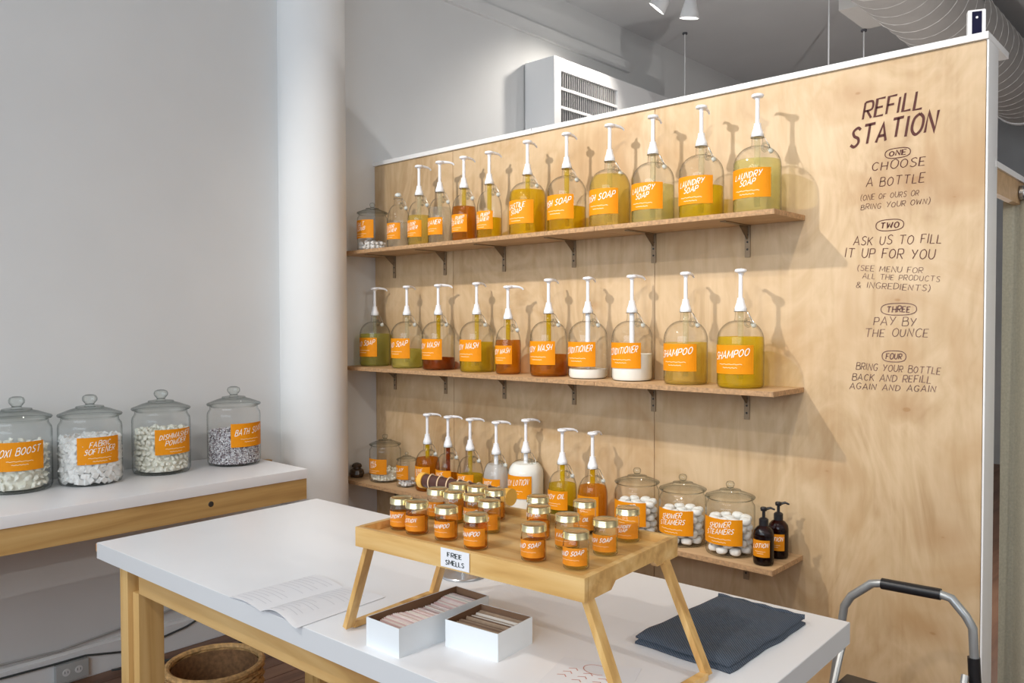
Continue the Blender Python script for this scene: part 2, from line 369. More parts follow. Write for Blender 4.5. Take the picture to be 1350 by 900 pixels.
struct('wall_far', boxmesh('wall_far', (0, 7, -.1, 7, 7.1, 3.845), 'far_wall_paint'))
struct('wall_right', boxmesh('wall_right', (7, -6, -.1, 7.1, 7, 3.845), 'plaster'))
b = MB(); b.box(0, -6, 0, .018, -.64, .12); b.box(0, -6, .12, .010, -.64, .134)
struct('baseboard_left', b.mesh('baseboard_left', 'pier_paint', False))
b = MB(); b.box(0, -2.0, 3.502, .028, 2.53, 3.588)
struct('trim_1', b.mesh('trim_1', 'plaster', False, bevel=.003))

# the plywood partition
wb = struct('wall_back', boxmesh('wall_back', (0.0, .006, -.012, 3.06, .10, 2.40), 'white_paint'))
for x0, x1 in ((.001, .646), (.649, 1.866), (1.869, 3.086)):
    link('plywood_panel', boxmesh('plywood_panel', (x0, -.012 + .012, 0, x1, .012, 2.413), 'birch_ply', .0008), wb)
for x0, x1 in ((0, 1.195), (1.197, 3.094)):
    link('top_cap', boxmesh('top_cap', (x0, -.012, 2.414, x1, .27 if x0 > 1 else .20, 2.436), 'white_paint', .001), wb)
link('end_post', boxmesh('end_post', (3.0885, -.004, 0, 3.094, .125, 2.4135), 'white_paint', .001), wb)
TXT = [("REFILL",2.709,2.225,2.898,2.234,.0638,.14,0),("STATION",2.667,2.137,2.940,2.155,.0735,.165,0),("CHOOSE",2.740,2.045,2.909,2.042,.0331,.105,0),("A BOTTLE",2.722,1.992,2.907,1.988,.0345,.105,0),
("(ONE OF OURS OR",2.703,1.948,2.891,1.945,.0206,.105,0),("BRING YOUR OWN)",2.705,1.915,2.926,1.916,.0205,.105,0),("ASK US TO FILL",2.680,1.793,2.962,1.784,.0333,.105,0),("IT UP FOR YOU",2.651,1.753,2.940,1.731,.0361,.105,0),
("(SEE MENU FOR",2.694,1.705,2.905,1.687,.0206,.10,1),("ALL THE PRODUCTS",2.712,1.677,2.958,1.658,.0204,.10,1),("& INGREDIENTS)",2.691,1.647,2.929,1.627,.0219,.10,1),
("PAY BY",2.751,1.516,2.885,1.512,.0309,.10,1),("THE OUNCE",2.721,1.474,2.924,1.477,.0309,.10,1),("BRING YOUR BOTTLE",2.693,1.361,2.962,1.353,.0257,.12,1),("BACK AND REFILL",2.680,1.322,2.934,1.324,.0259,.12,1),("AGAIN AND AGAIN",2.671,1.291,2.949,1.295,.0233,.12,1)]
OV = [("ONE",2.784,2.079,2.865,2.112,0),("TWO",2.756,1.836,2.846,1.874,0),("THREE",2.775,1.549,2.889,1.589,1),("FOUR",2.780,1.390,2.857,1.428,1)]
rt = random.Random(5); b = MB()
for t, x0, z0, x1, z1, h, wd, mi in TXT:
    h *= .87
    ls, tw = textlines(t, rt, 5); sx = (x1 - x0) / tw
    fn = lambda px, py: (x0 + px * sx + py * h * .16, -.0012, z0 + (z1 - z0) * px / tw + py * h)
    for P in ls:
        ribbon(b, [(p[0], p[1]) for p in P], wd * (.9 if sx < h else .75), fn, mi)
for t, x0, z0, x1, z1, mi in OV:
    cx, cz, rx, rz = (x0 + x1) / 2, (z0 + z1) / 2, (x1 - x0) / 2, (z1 - z0) / 2
    P = []
    for i in range(33):
        a = 2 * PI * i / 32; c_, s_ = math.cos(a), math.sin(a)
        P.append((cx + rx * math.copysign(abs(c_) ** .7, c_), cz + rz * math.copysign(abs(s_) ** .8, s_)))
    ribbon(b, P, .0026, lambda px, py: (px, -.0012, py), mi)
    ls, tw = textlines(t, rt); h = rz * 1.0; sx = rx * 1.3 / tw
    for Q in ls: ribbon(b, Q, .16, lambda px, py: (cx - rx * .68 + px * sx + py * h * .15, -.0012, cz - h / 2 + py * h), mi)
o = link('lettering', b.mesh('lettering', ['maroon_ink', 'grey_maroon_ink'], False), wb)
o['label'] = 'hand-painted maroon lettering giving the four refill steps'

# ------------------------------------------------------------------ wall shelves with brackets
def wall_shelf(z, label, xb, drop):
    t = thing('wall_shelf', label, 'shelf', (0, 0, z), 0, 'plywood wall shelves on the partition')
    for x0, x1 in ((.002, 1.745), (1.747, 2.507)):
        m = MB(); m.box(x0, -.256, -.018, x1, -.0005, 0); me = m.mesh('board', ['shelf_ply', 'ply_edge'], False)
        for p in me.polygons:
            if abs(p.normal.z) < .5: p.material_index = 1
        link('board', me, t)
    bm = MB(); bm.box(-.011, -.2, -.022, .011, -.002, -.0185); bm.box(-.011, -.0055, -drop, .011, -.0015, -.0185)
    bm.quad([(-.002, -.0055, -.075), (-.002, -.0055, -.022), (-.002, -.07, -.022)]); bm.quad([(.002, -.0055, -.075), (.002, -.07, -.022), (.002, -.0055, -.022)])
    bme = bm.mesh('bracket', 'bracket_steel', False)
    sm = MB()
    for q in (.055, .082, .11): sm.lathe([(.0042, 0), (.004, .0012), (.002, .002)], 8, Matrix.Translation((0, -.0055, -q)) @ Matrix.Rotation(PI / 2, 4, 'X'))
    sme = sm.mesh('screw', 'screw_dark')
    for x in xb:
        o = link('bracket', bme, t, (x, 0, 0)); link('screw', sme, o)
XB = (.175, .588, 1.01, 1.443, 1.865, 2.285)
wall_shelf(1.914, 'uppermost plywood wall shelf, under the laundry soap jugs', XB, .14)
wall_shelf(1.287, 'middle plywood wall shelf, carrying the shampoo and conditioner jugs', XB, .135)
wall_shelf(.668, 'lowest plywood wall shelf, partly hidden behind the white table', XB, .135)

# ------------------------------------------------------------------ labels
def squiggle(x0, x1, y, a):
    n = 14; return [(x0 + (x1 - x0) * i / n, y + a * math.sin(i * 2.1)) for i in range(n + 1)]
lab_cache = {}
def label_on(parent, r, ang, half, z0, z1, lines, seed, mat='label_orange', name='label', tilt=.12, ink=.125, tail=2, zoff=0):
    key = (round(r, 3), round(ang, 2), round(half, 2), round(z0, 3), round(z1, 3), tuple(lines), mat)
    if key not in lab_cache:
        seg = 18; m = MB()
        for i in range(seg):
            a0 = ang - half + 2 * half * i / seg; a1 = ang - half + 2 * half * (i + 1) / seg
            rr = r + .0008
            m.quad([(rr * math.cos(a0), rr * math.sin(a0), z0), (rr * math.cos(a1), rr * math.sin(a1), z0), (rr * math.cos(a1), rr * math.sin(a1), z1), (rr * math.cos(a0), rr * math.sin(a0), z1)])
        lm = m.mesh(name, mat); rnd = random.Random(seed); m = MB(); rr = r + .0018
        W = 2 * half * r; H = z1 - z0; nl = len(lines)
        fn = lambda sx, sz: (rr * math.cos(ang + sx / r), rr * math.sin(ang + sx / r), z0 + sz)
        cap = H * (.25 if nl == 1 else .20); y = H * (.56 if nl == 1 else .66)
        for t in lines:
            ls, tw = textlines(t, rnd, 3); k = min(cap * .95, W * .80 / tw)
            xs = -tw * k / 2
            for P in ls:
                ribbon(m, P, ink, lambda px, py: fn(xs + px * k + py * cap * .25, y + py * cap + (px * k) * tilt - tw * k * tilt / 2))
            y -= cap * 1.25
        y0 = y + cap * .35
        for q in range(tail):
            ribbon(m, squiggle(-W * (.26 - .1 * q), W * (.26 - .1 * q), y0 - q * H * .12, H * .012), H * .022, fn, 1)
        lab_cache[key] = (lm, m.mesh('lettering', ['label_ink', 'label_ink_faint'], False))
    a, c = lab_cache[key]; o = link(name, a, parent); link('lettering', c, o); return o

# ------------------------------------------------------------------ refill bottles with pumps
def bottle_profile(r, H, body, ext=0):
    nr = .0195 if r > .05 else .017
    P = [(.001, .004), (r * .8, .002), (r - .012, .0), (r - .004, .004), (r, .014), (r, body)]
    top = H - .045
    for i in range(1, 11):
        t = i / 10 * PI / 2
        P.append((nr + .004 + (r - nr - .004) * math.cos(t) ** 1.0, body + (top - body) * (.86 * math.sin(t) + .14 * i / 10)))
    P += [(nr + .001, top + .008), (nr, H - .014), (nr + .0035, H - .010), (nr + .0035, H)]
    return P
def clip_profile(P, lv, inset):
    out = []
    for (r0, z0), (r1, z1) in zip(P, P[1:]):
        if z0 <= lv: out.append((max(.001, r0 - inset), max(z0, .004)))
        if z0 < lv <= z1: t = (lv - z0) / (z1 - z0); out.append((max(.001, r0 + (r1 - r0) * t - inset), lv)); break
    return out
mesh_cache = {}
def cached(key, fn):
    if key not in mesh_cache: mesh_cache[key] = fn()
    return mesh_cache[key]
def pump_meshes():
    m = MB(); m.lathe([(.0225, -.012), (.0225, -.002), (.0215, 0), (.020, .006), (.0145, .022), (.0135, .030), (.0125, .031), (.0125, .038)], 20)
    c = m.mesh('pump_collar', 'pump_plastic')
    m = MB(); m.lathe([(.0078, .036), (.0072, .124)], 14); st = m.mesh('pump_stem', 'pump_plastic')
    m = MB(); m.lathe([(.0078, .122), (.010, .128), (.0205, .132), (.0225, .136), (.0205, .142), (.012, .1445), (.002, .145)], 20)
    hd = m.mesh('pump_head', 'pump_plastic')
    m = MB()
    pts = [(.008, 0, .138), (.03, 0, .1385), (.052, 0, .137), (.066, 0, .132), (.072, 0, .125)]
    m.tube(pts, [.0085, .007, .0055, .0045, .0036], 10); sp = m.mesh('pump_spout', 'pump_plastic')
    return c, st, hd, sp
def bail_mesh(H):
    m = MB()
    for s_ in (-1, 1):
        m.tube([(.0225, s_ * .004, H - .012), (.029, s_ * .012, H - .02), (.036, s_ * .013, H - .036), (.044, s_ * .012, H - .05), (.047, s_ * .006, H - .058)], .0013, 5)
    m.tube([(.0 + .0235 * math.cos(a), .0235 * math.sin(a), H - .012) for a in [2 * PI * i / 16 for i in range(16)]], .0012, 5, True)
    me = m.mesh('wire_bail', 'wire_steel')
    return me
def stopper_mesh(H):
    m = MB(); m.lathe([(.002, -.009), (.008, -.008), (.0105, -.003), (.0105, .003), (.007, .007), (.002, .009)], 12, Matrix.Translation((.047, 0, H - .062)) @ Matrix.Rotation(1.1, 4, 'Y'))
    return m.mesh('stopper', 'tube_plastic')
def ring_mesh(H, r):
    m = MB(); c = Vector((.036, 0, H - .052))
    m.tube([(c.x + .0145 * math.cos(a), 0, c.z + .0145 * math.sin(a)) for a in [2 * PI * i / 20 for i in range(20)]], .0042, 8, True)
    return m.mesh('finger_ring', 'lid_glass')
GB = 'refill bottles on the wall shelves'
def bottle(x, y, z, kind, liq, lv, lines, label, seed, spout=90, pump=True, turn=0, tube=None, group=None, H=None):
    r, H0, body, l0, l1 = {'big': (.084, .290, .172, .053, .157), 'small': (.060, .266, .130, .048, .133), 'low': (.0635, .249, .122, .046, .128)}[kind]
    H = H or H0; sc = H / H0; body *= sc
    t = thing('pump_bottle' if pump else 'swing_top_bottle', label, 'bottle', (x, y, z), turn, group or 'refill bottles on the wall shelves')
    P = bottle_profile(r, H, body)
    link('glass_body', cached(('g', kind, H), lambda: (lambda m: (m.lathe(P, 36, cap1=False), m.mesh('glass_body', 'clear_glass', ang=50))[1])(MB())), t)
    def lq():
        m = MB(); m.lathe(clip_profile(P, lv, .0028), 32); return m.mesh('liquid', 'liquid_' + liq)
    link('liquid', lq(), t)
    o = link('finger_ring', cached(('r', H), lambda: ring_mesh(H, r)), t); o.rotation_euler = (0, 0, -.25)
    o = link('wire_bail', cached(('b', H), lambda: bail_mesh(H)), t); o.rotation_euler = (0, 0, .35)
    link('stopper', cached(('s', H), lambda: stopper_mesh(H)), o)
    label_on(t, r, -PI / 2 - turn, 1.03, l0, l1, lines, seed)
    if pump:
        c, st, hd, sp = cached('pump', pump_meshes)
        p = link('pump', c, t, (0, 0, H), (0, 0, math.radians(spout) - turn)); link('pump_stem', st, p); link('pump_head', hd, p); link('pump_spout', sp, p)
        tm = tube or ('liquid_tube_gold' if liq in ('gold', 'amber', 'olive', 'orange', 'red') else 'liquid_tube')
        def tb(): m = MB(); m.lathe([(.0105, .03), (.0105, H - .004)], 12); return m.mesh('dip_tube', tm)
        link('dip_tube', cached(('t', H, tm), tb), t)
    else:
        m = MB(); m.lathe([(.008, 0), (.016, .001), (.018, .006), (.017, .014), (.010, .019), (.002, .02)], 14, Matrix.Translation((0, 0, H)))
        link('cap_stopper', m.mesh('cap_stopper', 'tube_plastic'), t)
    return t
Z1, Z2, Z3 = 1.914, 1.287, .668
for i, (x, y, k, liq, lv, ln, lab, sp) in enumerate([
  (.371, -.135, 'small', 'clear', .138, ('FLOOR', 'CLEANER'), 'pumpless swing-top bottle of clear liquid beside the lidded jar, uppermost shelf', None),
  (.538, -.135, 'small', 'palegold', .160, ('FLOOR', 'CLEANER'), 'slim pump bottle of pale yellow liquid beside the pumpless bottle, uppermost shelf', 80),
  (.695, -.135, 'small', 'clear', .187, ('CLEANER',), 'slim pump bottle of clear colourless liquid on the uppermost shelf', 45),
  (.868, -.135, 'small', 'amber', .174, ('ALL PURP', 'CLEANER'), 'slim pump bottle of brown amber liquid on the uppermost shelf', 85),
  (1.04, -.135, 'small', 'gold', .104, ('ALL PURP', 'CLEANER'), 'slim pump bottle less than half full of golden liquid on the uppermost shelf', 80),
  (1.281, -.135, 'big', 'gold', .206, ('CASTILE', 'SOAP'), 'big pump jug of deep golden CASTILE SOAP on the uppermost shelf', 95),
  (1.507, -.135, 'big', 'gold', .109, ('DISH SOAP',), 'big jug labelled DISH SOAP, a third full of golden liquid', 90),
  (1.735, -.135, 'big', 'palegold', .219, ('DISH SOAP',), 'big jug labelled DISH SOAP, full to the shoulder with pale gold liquid', 70),
  (1.945, -.135, 'big', 'straw', .152, ('LAUNDRY', 'SOAP'), 'big LAUNDRY SOAP jug of pale straw liquid right of the full dish soap', 95),
  (2.160, -.135, 'big', 'yellow', .123, ('LAUNDRY', 'SOAP'), 'LAUNDRY SOAP jug of bright yellow liquid, second from the right, uppermost shelf', 95),
  (2.386, -.135, 'big', 'straw', .192, ('LAUNDRY', 'SOAP'), 'rightmost big LAUNDRY SOAP jug on the uppermost shelf, pale liquid to the shoulder', 115)]):
    if k == 'small': bottle(x, y, Z1, k, liq, lv, ln, lab, 10 + i, sp or 90, sp is not None, 0, group='refill bottles on the uppermost shelf', H=.276)
    else: bottle(x, y, Z1, k, liq, lv, ln, lab, 10 + i, sp, True, 0, group='refill bottles on the uppermost shelf')
for i, (x, y, k, liq, lv, ln, lab, sp, tb) in enumerate([
  (.115, -.095, 'big', 'green', .178, ('HAND SOAP',), 'leftmost jug on the middle shelf, HAND SOAP filled well above its label', 70, None),
  (.409, -.112, 'big', 'green', .100, ('HAND SOAP',), 'second jug from the left on the middle shelf, HAND SOAP half down its label', 100, None),
  (.650, -.108, 'big', 'red', .061, ('BODY WASH',), 'jug nearly emptied of dark reddish brown BODY WASH on the middle shelf', 48, 'liquid_olive'),
  (.928, -.110, 'big', 'olive', .144, ('BODY WASH',), 'jug of olive gold BODY WASH on the middle shelf', 95, None),
  (1.162, -.139, 'small', 'amber', .158, ('BODY WASH',), 'the one slim pump bottle on the middle shelf, dark amber', 48, 'liquid_olive'),
  (1.393, -.122, 'big', 'amber', .096, ('BODY WASH',), 'big jug of amber BODY WASH right of the slim bottle, middle shelf', 92, 'liquid_olive'),
  (1.610, -.120, 'big', 'milk', .040, ('CONDITIONER',), 'CONDITIONER jug with only a little white left below its label', 100, 'pump_plastic'),
  (1.829, -.110, 'big', 'milk', .110, ('CONDITIONER',), 'CONDITIONER jug half full of white cream', 75, 'pump_plastic'),
  (2.092, -.131, 'big', 'palegold', .161, ('SHAMPOO',), 'SHAMPOO jug of pale amber liquid, second from the right end of the middle shelf', 95, None),
  (2.331, -.150, 'big', 'yellow', .186, ('SHAMPOO',), 'rightmost SHAMPOO jug on the middle shelf, greenish yellow', 110, None)]):
    bottle(x, y, Z2, k, liq, lv, ln, lab, 30 + i, sp, True, 0, tb, group='refill bottles on the middle shelf')
for i, (x, y, k, liq, lv, ln, lab, sp, tb) in enumerate([
  (.597, -.14, 'low', 'amber', .165, ('OLIVE', 'SOAP'), 'dark amber pump bottle right of the small jar on the lowest shelf', 60, 'liquid_yellow'),
  (.752, -.14, 'low', 'amber', .100, ('FACE', 'WASH'), 'second pump bottle from the left on the lowest shelf, brownish neck tube', 50, 'liquid_red'),
  (.909, -.14, 'low', 'olive', .118, ('FACE', 'SOAP'), 'third pump bottle from the left on the lowest shelf, olive liquid below a clear neck', 60, None),
  (1.084, -.14, 'low', 'milkfilm', .190, ('BODY', 'LOTION'), 'slim pump bottle coated inside with white lotion on the lowest shelf', 60, 'pump_plastic'),
  (1.227, -.09, 'big', 'milk', .205, ('BODY LOTION',), 'the one big jug on the lowest shelf, full of white lotion', 65, 'pump_plastic'),
  (1.485, -.14, 'low', 'olive', .150, ('BODY OIL',), 'yellow oil pump bottle right of the big white lotion jug, dark herbs in its foot', 60, 'liquid_yellow'),
  (1.650, -.14, 'low', 'orange', .163, ('ARGAN OIL',), 'orange oil pump bottle left of the three jars of white tablets', 95, 'liquid_gold')]):
    t = bottle(x, y, Z3, k, liq, lv, ln, lab, 50 + i, sp, True, 0, tb, group='refill bottles on the lowest shelf', H=.266 if k == 'big' else None)
    if i == 5:
        m = MB(); m.lathe([(.02, .006), (.055, .008), (.0575, .02), (.055, .042), (.03, .05)], 20); link('herbs', m.mesh('herbs', 'herb'), t)

# ------------------------------------------------------------------ lidded glass jars
def jar_meshes(r, ball):
    k = r / .1
    out = [(.001, .005), (.07, .002), (.088, 0), (.096, .004), (.1, .016), (.1, .192), (.098, .203), (.092, .212), (.090, .216), (.090, .226), (.093, .228)]
    m = MB(); m.lathe([(a * k, z * k) for a, z in out], 40, cap1=False); m.lathe([(.001, .006 * k), (.09 * k, .007 * k)], 40, cap0=False, cap1=False)
    body = m.mesh('glass_body', 'jar_glass', ang=50)
    lid = [(.085, .222), (.088, .229), (.099, .2295), (.1015, .234), (.099, .238), (.085, .243), (.062, .252), (.045, .257), (.043, .262), (.034, .263), (.016, .266), (.013, .270)]
    m = MB(); m.lathe([(a * k, z * k) for a, z in lid], 40, cap1=True, cap0=False); lm = m.mesh('glass_lid', 'lid_glass', ang=50)
    kb = [(.013, .268), (.017, .273), (.0235, .281), (.0245, .289), (.021, .297), (.012, .301), (.001, .302)] if not ball else [(.010, .268), (.014, .272), (.0175, .280), (.0175, .288), (.013, .295), (.001, .298)]
    m = MB(); m.lathe([(a * k, z * k) for a, z in kb], 20 if ball else 12); km = m.mesh('lid_knob', 'lid_glass', ang=25 if not ball else 50)
    return body, lm, km
def jar(x, y, z, r, label, ang, half, lines, seed, group, ball=False, zl=(.075, .165), mat='label_orange', hs=1.0):
    t = thing('lidded_jar', label, 'jar', (x, y, z), 0, group)
    bd, lm, km = cached(('jar', round(r, 3), ball), lambda: jar_meshes(r, ball))
    o = link('glass_body', bd, t); o.scale = (1, 1, hs)
    o = link('glass_lid', lm, t); o.scale = (1, 1, hs); o2 = link('lid_knob', km, o)
    k = r / .1 * hs
    label_on(t, r, ang, half, zl[0] * k, zl[1] * k, lines, seed, mat)
    return t
# contents made of many pieces (one object per jar)
def ico(sub=1):
    bm = bmesh.new(); bmesh.ops.create_icosphere(bm, subdivisions=sub, radius=1)
    V = [v.co.copy() for v in bm.verts]; Fc = [[v.index for v in f.verts] for f in bm.faces]; bm.free(); return V, Fc
IV, IF = ico(1)
CV = [Vector((a, b_, c)) for a in (-1, 1) for b_ in (-1, 1) for c in (-1, 1)]; CF = [(0, 1, 3, 2), (4, 6, 7, 5), (0, 4, 5, 1), (2, 3, 7, 6), (0, 2, 6, 4), (1, 5, 7, 3)]
def chunk(mb, p, s, rnd, shape, flat=1.0):
    V, Fc = (CV, CF) if shape == 'cube' else (IV, IF)
    M = Matrix.Rotation(rnd.uniform(0, 6.3), 4, 'X') @ Matrix.Rotation(rnd.uniform(0, 6.3), 4, 'Z'); n = len(mb.v)
    sx, sy, sz = s * rnd.uniform(.75, 1.15), s * rnd.uniform(.7, 1.1), s * rnd.uniform(.6, 1.0) * flat
    for v in V:
        j = 1 + rnd.uniform(-.16, .16); q = M @ Vector((v.x * sx * j, v.y * sy * j, v.z * sz * j)); mb.v.append((p[0] + q.x, p[1] + q.y, p[2] + q.z))
    for f in Fc: mb.f.append(tuple(n + i for i in f)); mb.m.append(0)
def fill(x, y, z, r, h0, h1, s, mat, shape, label, cat, seed, flat=1.0, tilt=0):
    rnd = random.Random(seed); m = MB(); ri = r - s * 1.15 - .004; zz = h0 + s
    while zz < h1:
        n = int(2 * PI * ri / (s * 1.75))
        for i in range(n):
            a = 2 * PI * (i + rnd.uniform(-.25, .25)) / n + zz * 40
            top = h1 + tilt * math.cos(a)
            if zz < top: chunk(m, (ri * math.cos(a), ri * math.sin(a), zz + rnd.uniform(-.25, .25) * s), s, rnd, shape, flat)
        zz += s * 1.55
    for k in range(int((ri / s) ** 2 * 1.1)):
        a = rnd.uniform(0, 6.3); q = ri * math.sqrt(rnd.uniform(0, 1)); chunk(m, (q * math.cos(a), q * math.sin(a), h1 - s * .4 + rnd.uniform(-.6, .6) * s + tilt * q / r * math.cos(a)), s, rnd, shape, flat)
    core = ri - s * .5
    if core > .02: m.lathe([(core, h0), (core, h1 - s * 1.2)], 16)
    o = link('jar_filling', m.mesh('jar_filling', mat, smooth=False), None, (x, y, z)); return tag(o, label, cat, None, 'stuff')
ZB = .874
GJ = 'large lidded jars on the white bench'
jar(.133, -1.875, ZB, .122, 'leftmost large lidded jar on the bench, labelled OXI BOOST', -.22, .72, ('OXI BOOST',), 70, GJ)
jar(.190, -1.624, ZB, .120, 'second large jar from the left on the bench, labelled FABRIC SOFTENER', -.06, .70, ('FABRIC', 'SOFTENER'), 71, GJ)
jar(.176, -1.323, ZB, .120, 'third large jar from the left on the bench, labelled DISHWASHER POWDER', .08, .72, ('DISHWASHER', 'POWDER'), 72, GJ)
jar(.216, -1.000, ZB, .119, 'large jar at the right end of the bench, labelled BATH SOAK', .12, .74, ('BATH SOAK',), 73, GJ)
fill(.133, -1.875, ZB, .122, .012, .185, .018, 'chunk_cream', 'ico', 'cream coloured flat nuggets filling the OXI BOOST jar', 'refill nuggets', 1, .55)
fill(.190, -1.624, ZB, .120, .012, .185, .0125, 'chunk_white', 'cube', 'grey-white crumbled cubes filling the FABRIC SOFTENER jar', 'refill cubes', 2)
fill(.176, -1.323, ZB, .120, .012, .190, .0145, 'chunk_cream', 'ico', 'cream crumbly lumps filling the third bench jar from the left', 'refill lumps', 3, .8)
fill(.216, -1.000, ZB, .119, .010, .165, .006, 'bath_salt', 'ico', 'speckled grey and purple bath salt in the jar at the bench end', 'bath salt', 4, .8, .02)
# shelf jars
GS = 'lidded jars on the wall shelves'
jar(.150, -.135, Z1, .083, 'lidded jar at the left end of the uppermost shelf', -PI / 2, .98, ('SALT', 'SCRUB'), 74, GS, True, (.075, .185), hs=1.08)
fill(.150, -.135, Z1, .083, .008, .050, .013, 'chunk_white', 'ico', 'white lumps covering the bottom of the uppermost shelf jar', 'refill lumps', 5)
jar(.239, -.128, Z3, .085, 'lidded jar at the left end of the lowest shelf with pale shells inside', -PI / 2, .98, ('SHELL', 'SOAP'), 75, GS, True, (.055, .150), 'label_orange_shaded')
fill(.239, -.128, Z3, .085, .008, .06, .011, 'chunk_cream', 'ico', 'pale shell-like pieces in the left jar of the lowest shelf', 'shell pieces', 6, .6, -.03)
j = jar(.442, -.147, Z3, .054, 'small lidded jar between the left jar and the first bottle on the lowest shelf', -PI / 2, 1.0, ('CLAY',), 76, GS, True, (.07, .19), 'label_orange_shaded', 1.12)
fill(.442, -.147, Z3, .054, .006, .04, .010, 'chunk_white', 'ico', 'white clay crumbs in the small jar of the lowest shelf', 'clay crumbs', 7, .6, -.015)
# tablets: each one a thing
tm = MB(); tm.lathe([(.004, -.0125), (.013, -.0125), (.019, -.009), (.0215, -.003), (.0215, .003), (.019, .009), (.013, .0125), (.004, .0125)], 12)
tabm = tm.mesh('shower_tablet', 'tablet_white')
for ji, (jx, jy, nm, q) in enumerate(((1.875, -.140, 'left', 8), (2.086, -.139, 'middle', 8), (2.289, -.143, 'right', 8))):
    jar(jx, jy, Z3, .090, {'left': 'leftmost of the three tablet jars on the lowest shelf, partly behind the tray', 'middle': 'middle one of the three tablet jars on the lowest shelf', 'right': 'rightmost tablet jar, next to the two amber pump bottles'}[nm], -PI / 2, .98, ('SHOWER', 'STEAMERS'), 80 + ji, GS, True, (.052, .158), 'label_orange')
    rnd = random.Random(20 + ji); tz = .008 + .0125; lay = 0
    while tz < .150:
        for i in range(8):
            a = 2 * PI * (i + (lay % 2) * .5 + rnd.uniform(-.05, .05)) / 8; ri = .0605
            o = link('shower_tablet', tabm, None, (jx + ri * math.cos(a), jy + ri * math.sin(a), Z3 + tz + rnd.uniform(-.001, .001)), (rnd.uniform(-.2, .2), rnd.uniform(-.2, .2), rnd.uniform(0, 3)))
            tag(o, 'white round tablet in the %s of the three tablet jars on the lowest shelf' % nm, 'tablet', 'tablets in the %s jar' % nm)
        for i in range(1):
            a = lay * 1.1 + i * PI; o = link('shower_tablet', tabm, None, (jx + .006 * math.cos(a), jy + .006 * math.sin(a), Z3 + tz), (rnd.uniform(-.1, .1), rnd.uniform(-.1, .1), 0))
            tag(o, 'white round tablet in the %s of the three tablet jars on the lowest shelf' % nm, 'tablet', 'tablets in the %s jar' % nm)
        tz += .0265; lay += 1
# small dark jar
t = thing('brown_jar', 'tiny dark brown round jar at the left end of the lowest shelf', 'jar', (.052, -.178, Z3))
m = MB(); m.lathe([(.02, 0), (.034, .004), (.041, .022), (.036, .042), (.022, .052), (.021, .056)], 24); link('jar_body', m.mesh('jar_body', 'brown_jar'), t)
m = MB(); m.lathe([(.022, .056), (.027, .058), (.028, .066), (.022, .076), (.008, .082), (.001, .082)], 24); link('lid', m.mesh('lid', 'brown_jar'), t)
# amber lotion bottles
for i, (x, y, lab) in enumerate(((2.446, -.196, 'front amber bottle with black pump, nearer the shelf edge'), (2.449, -.082, 'rear amber bottle with black pump, nearer the plywood wall'))):
    t = thing('amber_pump_bottle', lab, 'bottle', (x, y, Z3), 0, 'amber pump bottles on the lowest shelf')
    m = MB(); m.lathe([(.001, .003), (.028, 0), (.034, .003), (.036, .01), (.036, .108), (.033, .121), (.024, .132), (.014, .138), (.013, .143)], 28)
    link('glass_body', m.mesh('glass_body', 'amber_glass', ang=50), t)
    m = MB(); m.lathe([(.001, .005), (.033, .006), (.033, .10)], 24); link('liquid', m.mesh('liquid', 'brown_leather'), t)
    m = MB(); m.lathe([(.0165, .138), (.0165, .160), (.012, .164), (.0055, .167), (.0055, .188), (.011, .190), (.012, .199), (.009, .203), (.002, .204)], 18)
    p = link('pump', m.mesh('pump', 'black_plastic'), t)
    m = MB(); m.tube([(.006, 0, .196), (.024, .004, .200), (.038, .006, .194)], [.0055, .0045, .003], 8); link('spout', m.mesh('spout', 'black_plastic'), p, rot=(0, 0, .5))
    label_on(t, .036, -PI / 2 + .10, .95, .032, .092, ('LOTION',), 90, 'label_orange_shaded')

# ------------------------------------------------------------------ wall bench
t = thing('wall_bench', 'long white-topped counter on a pine beam along the left wall', 'counter', (0, 0, 0))
me = boxmesh('counter_top', (.003, -3.4, .832, .600, -.857, .874), 'melamine', .0015); link('counter_top', me, t)
m = MB(); m.box(.535, -3.4, .738, .592, -.857, .8315); link('front_beam', m.mesh('front_beam', 'pine_beam', bevel=.002), t)
m = MB(); m.box(.003, -3.4, .738, .045, -.70, .8315); link('wall_beam', m.mesh('wall_beam', 'pine_beam', False), t)
m = MB()
for yy in (-.875, -2.3): m.box(.045, yy - .038, .738, .535, yy, .8315)
link('cross_beam', m.mesh('cross_beam', 'pine_long', False), t)
for yy in (-3.3,): link('leg', boxmesh('leg', (.50, yy, 0, .592, yy + .09, .738), 'pine_post'), t)
m = MB(); m.lathe([(.012, 0), (.010, .002)], 10, Matrix.Translation((.592, -1.31, .79)) @ Matrix.Rotation(PI / 2, 4, 'Y')); link('wood_knot', m.mesh('wood_knot', 'screw_dark'), t)

# ------------------------------------------------------------------ white table
TA = math.radians(1.8)
t = thing('work_table', 'big white-topped table with pine legs in the foreground', 'table', (1.123, -1.95, 0), TA)
TW, TD = 1.97, .805
link('table_top', boxmesh('table_top', (0, 0, .8115, TW, TD, .86), 'melamine', .0012), t)
m = MB(); m.box(.0, -.0012, .812, TW, -.0002, .8592); m.box(TW + .0002, 0, .812, TW + .0012, TD, .8592); o = link('edge_band', m.mesh('edge_band', 'melamine_edge', False), t)
link('edge_strip', boxmesh('edge_strip', (-.022, .005, .828, -.0012, TD, .852), 'edge_strip', .001), t)
def apron(a, b_): return boxmesh('apron', (*a, .728, *b_, .811), 'pine_long', .0015)
link('apron', apron((.175, .045), (TW - .14, .083)), t); link('apron', apron((.175, TD - .083), (TW - .14, TD - .045)), t)
for px in (.135, TW - .13): link('apron', boxmesh('apron', (px, .085, .728, px + .038, TD - .085, .811), 'pine_beam', .0015), t)
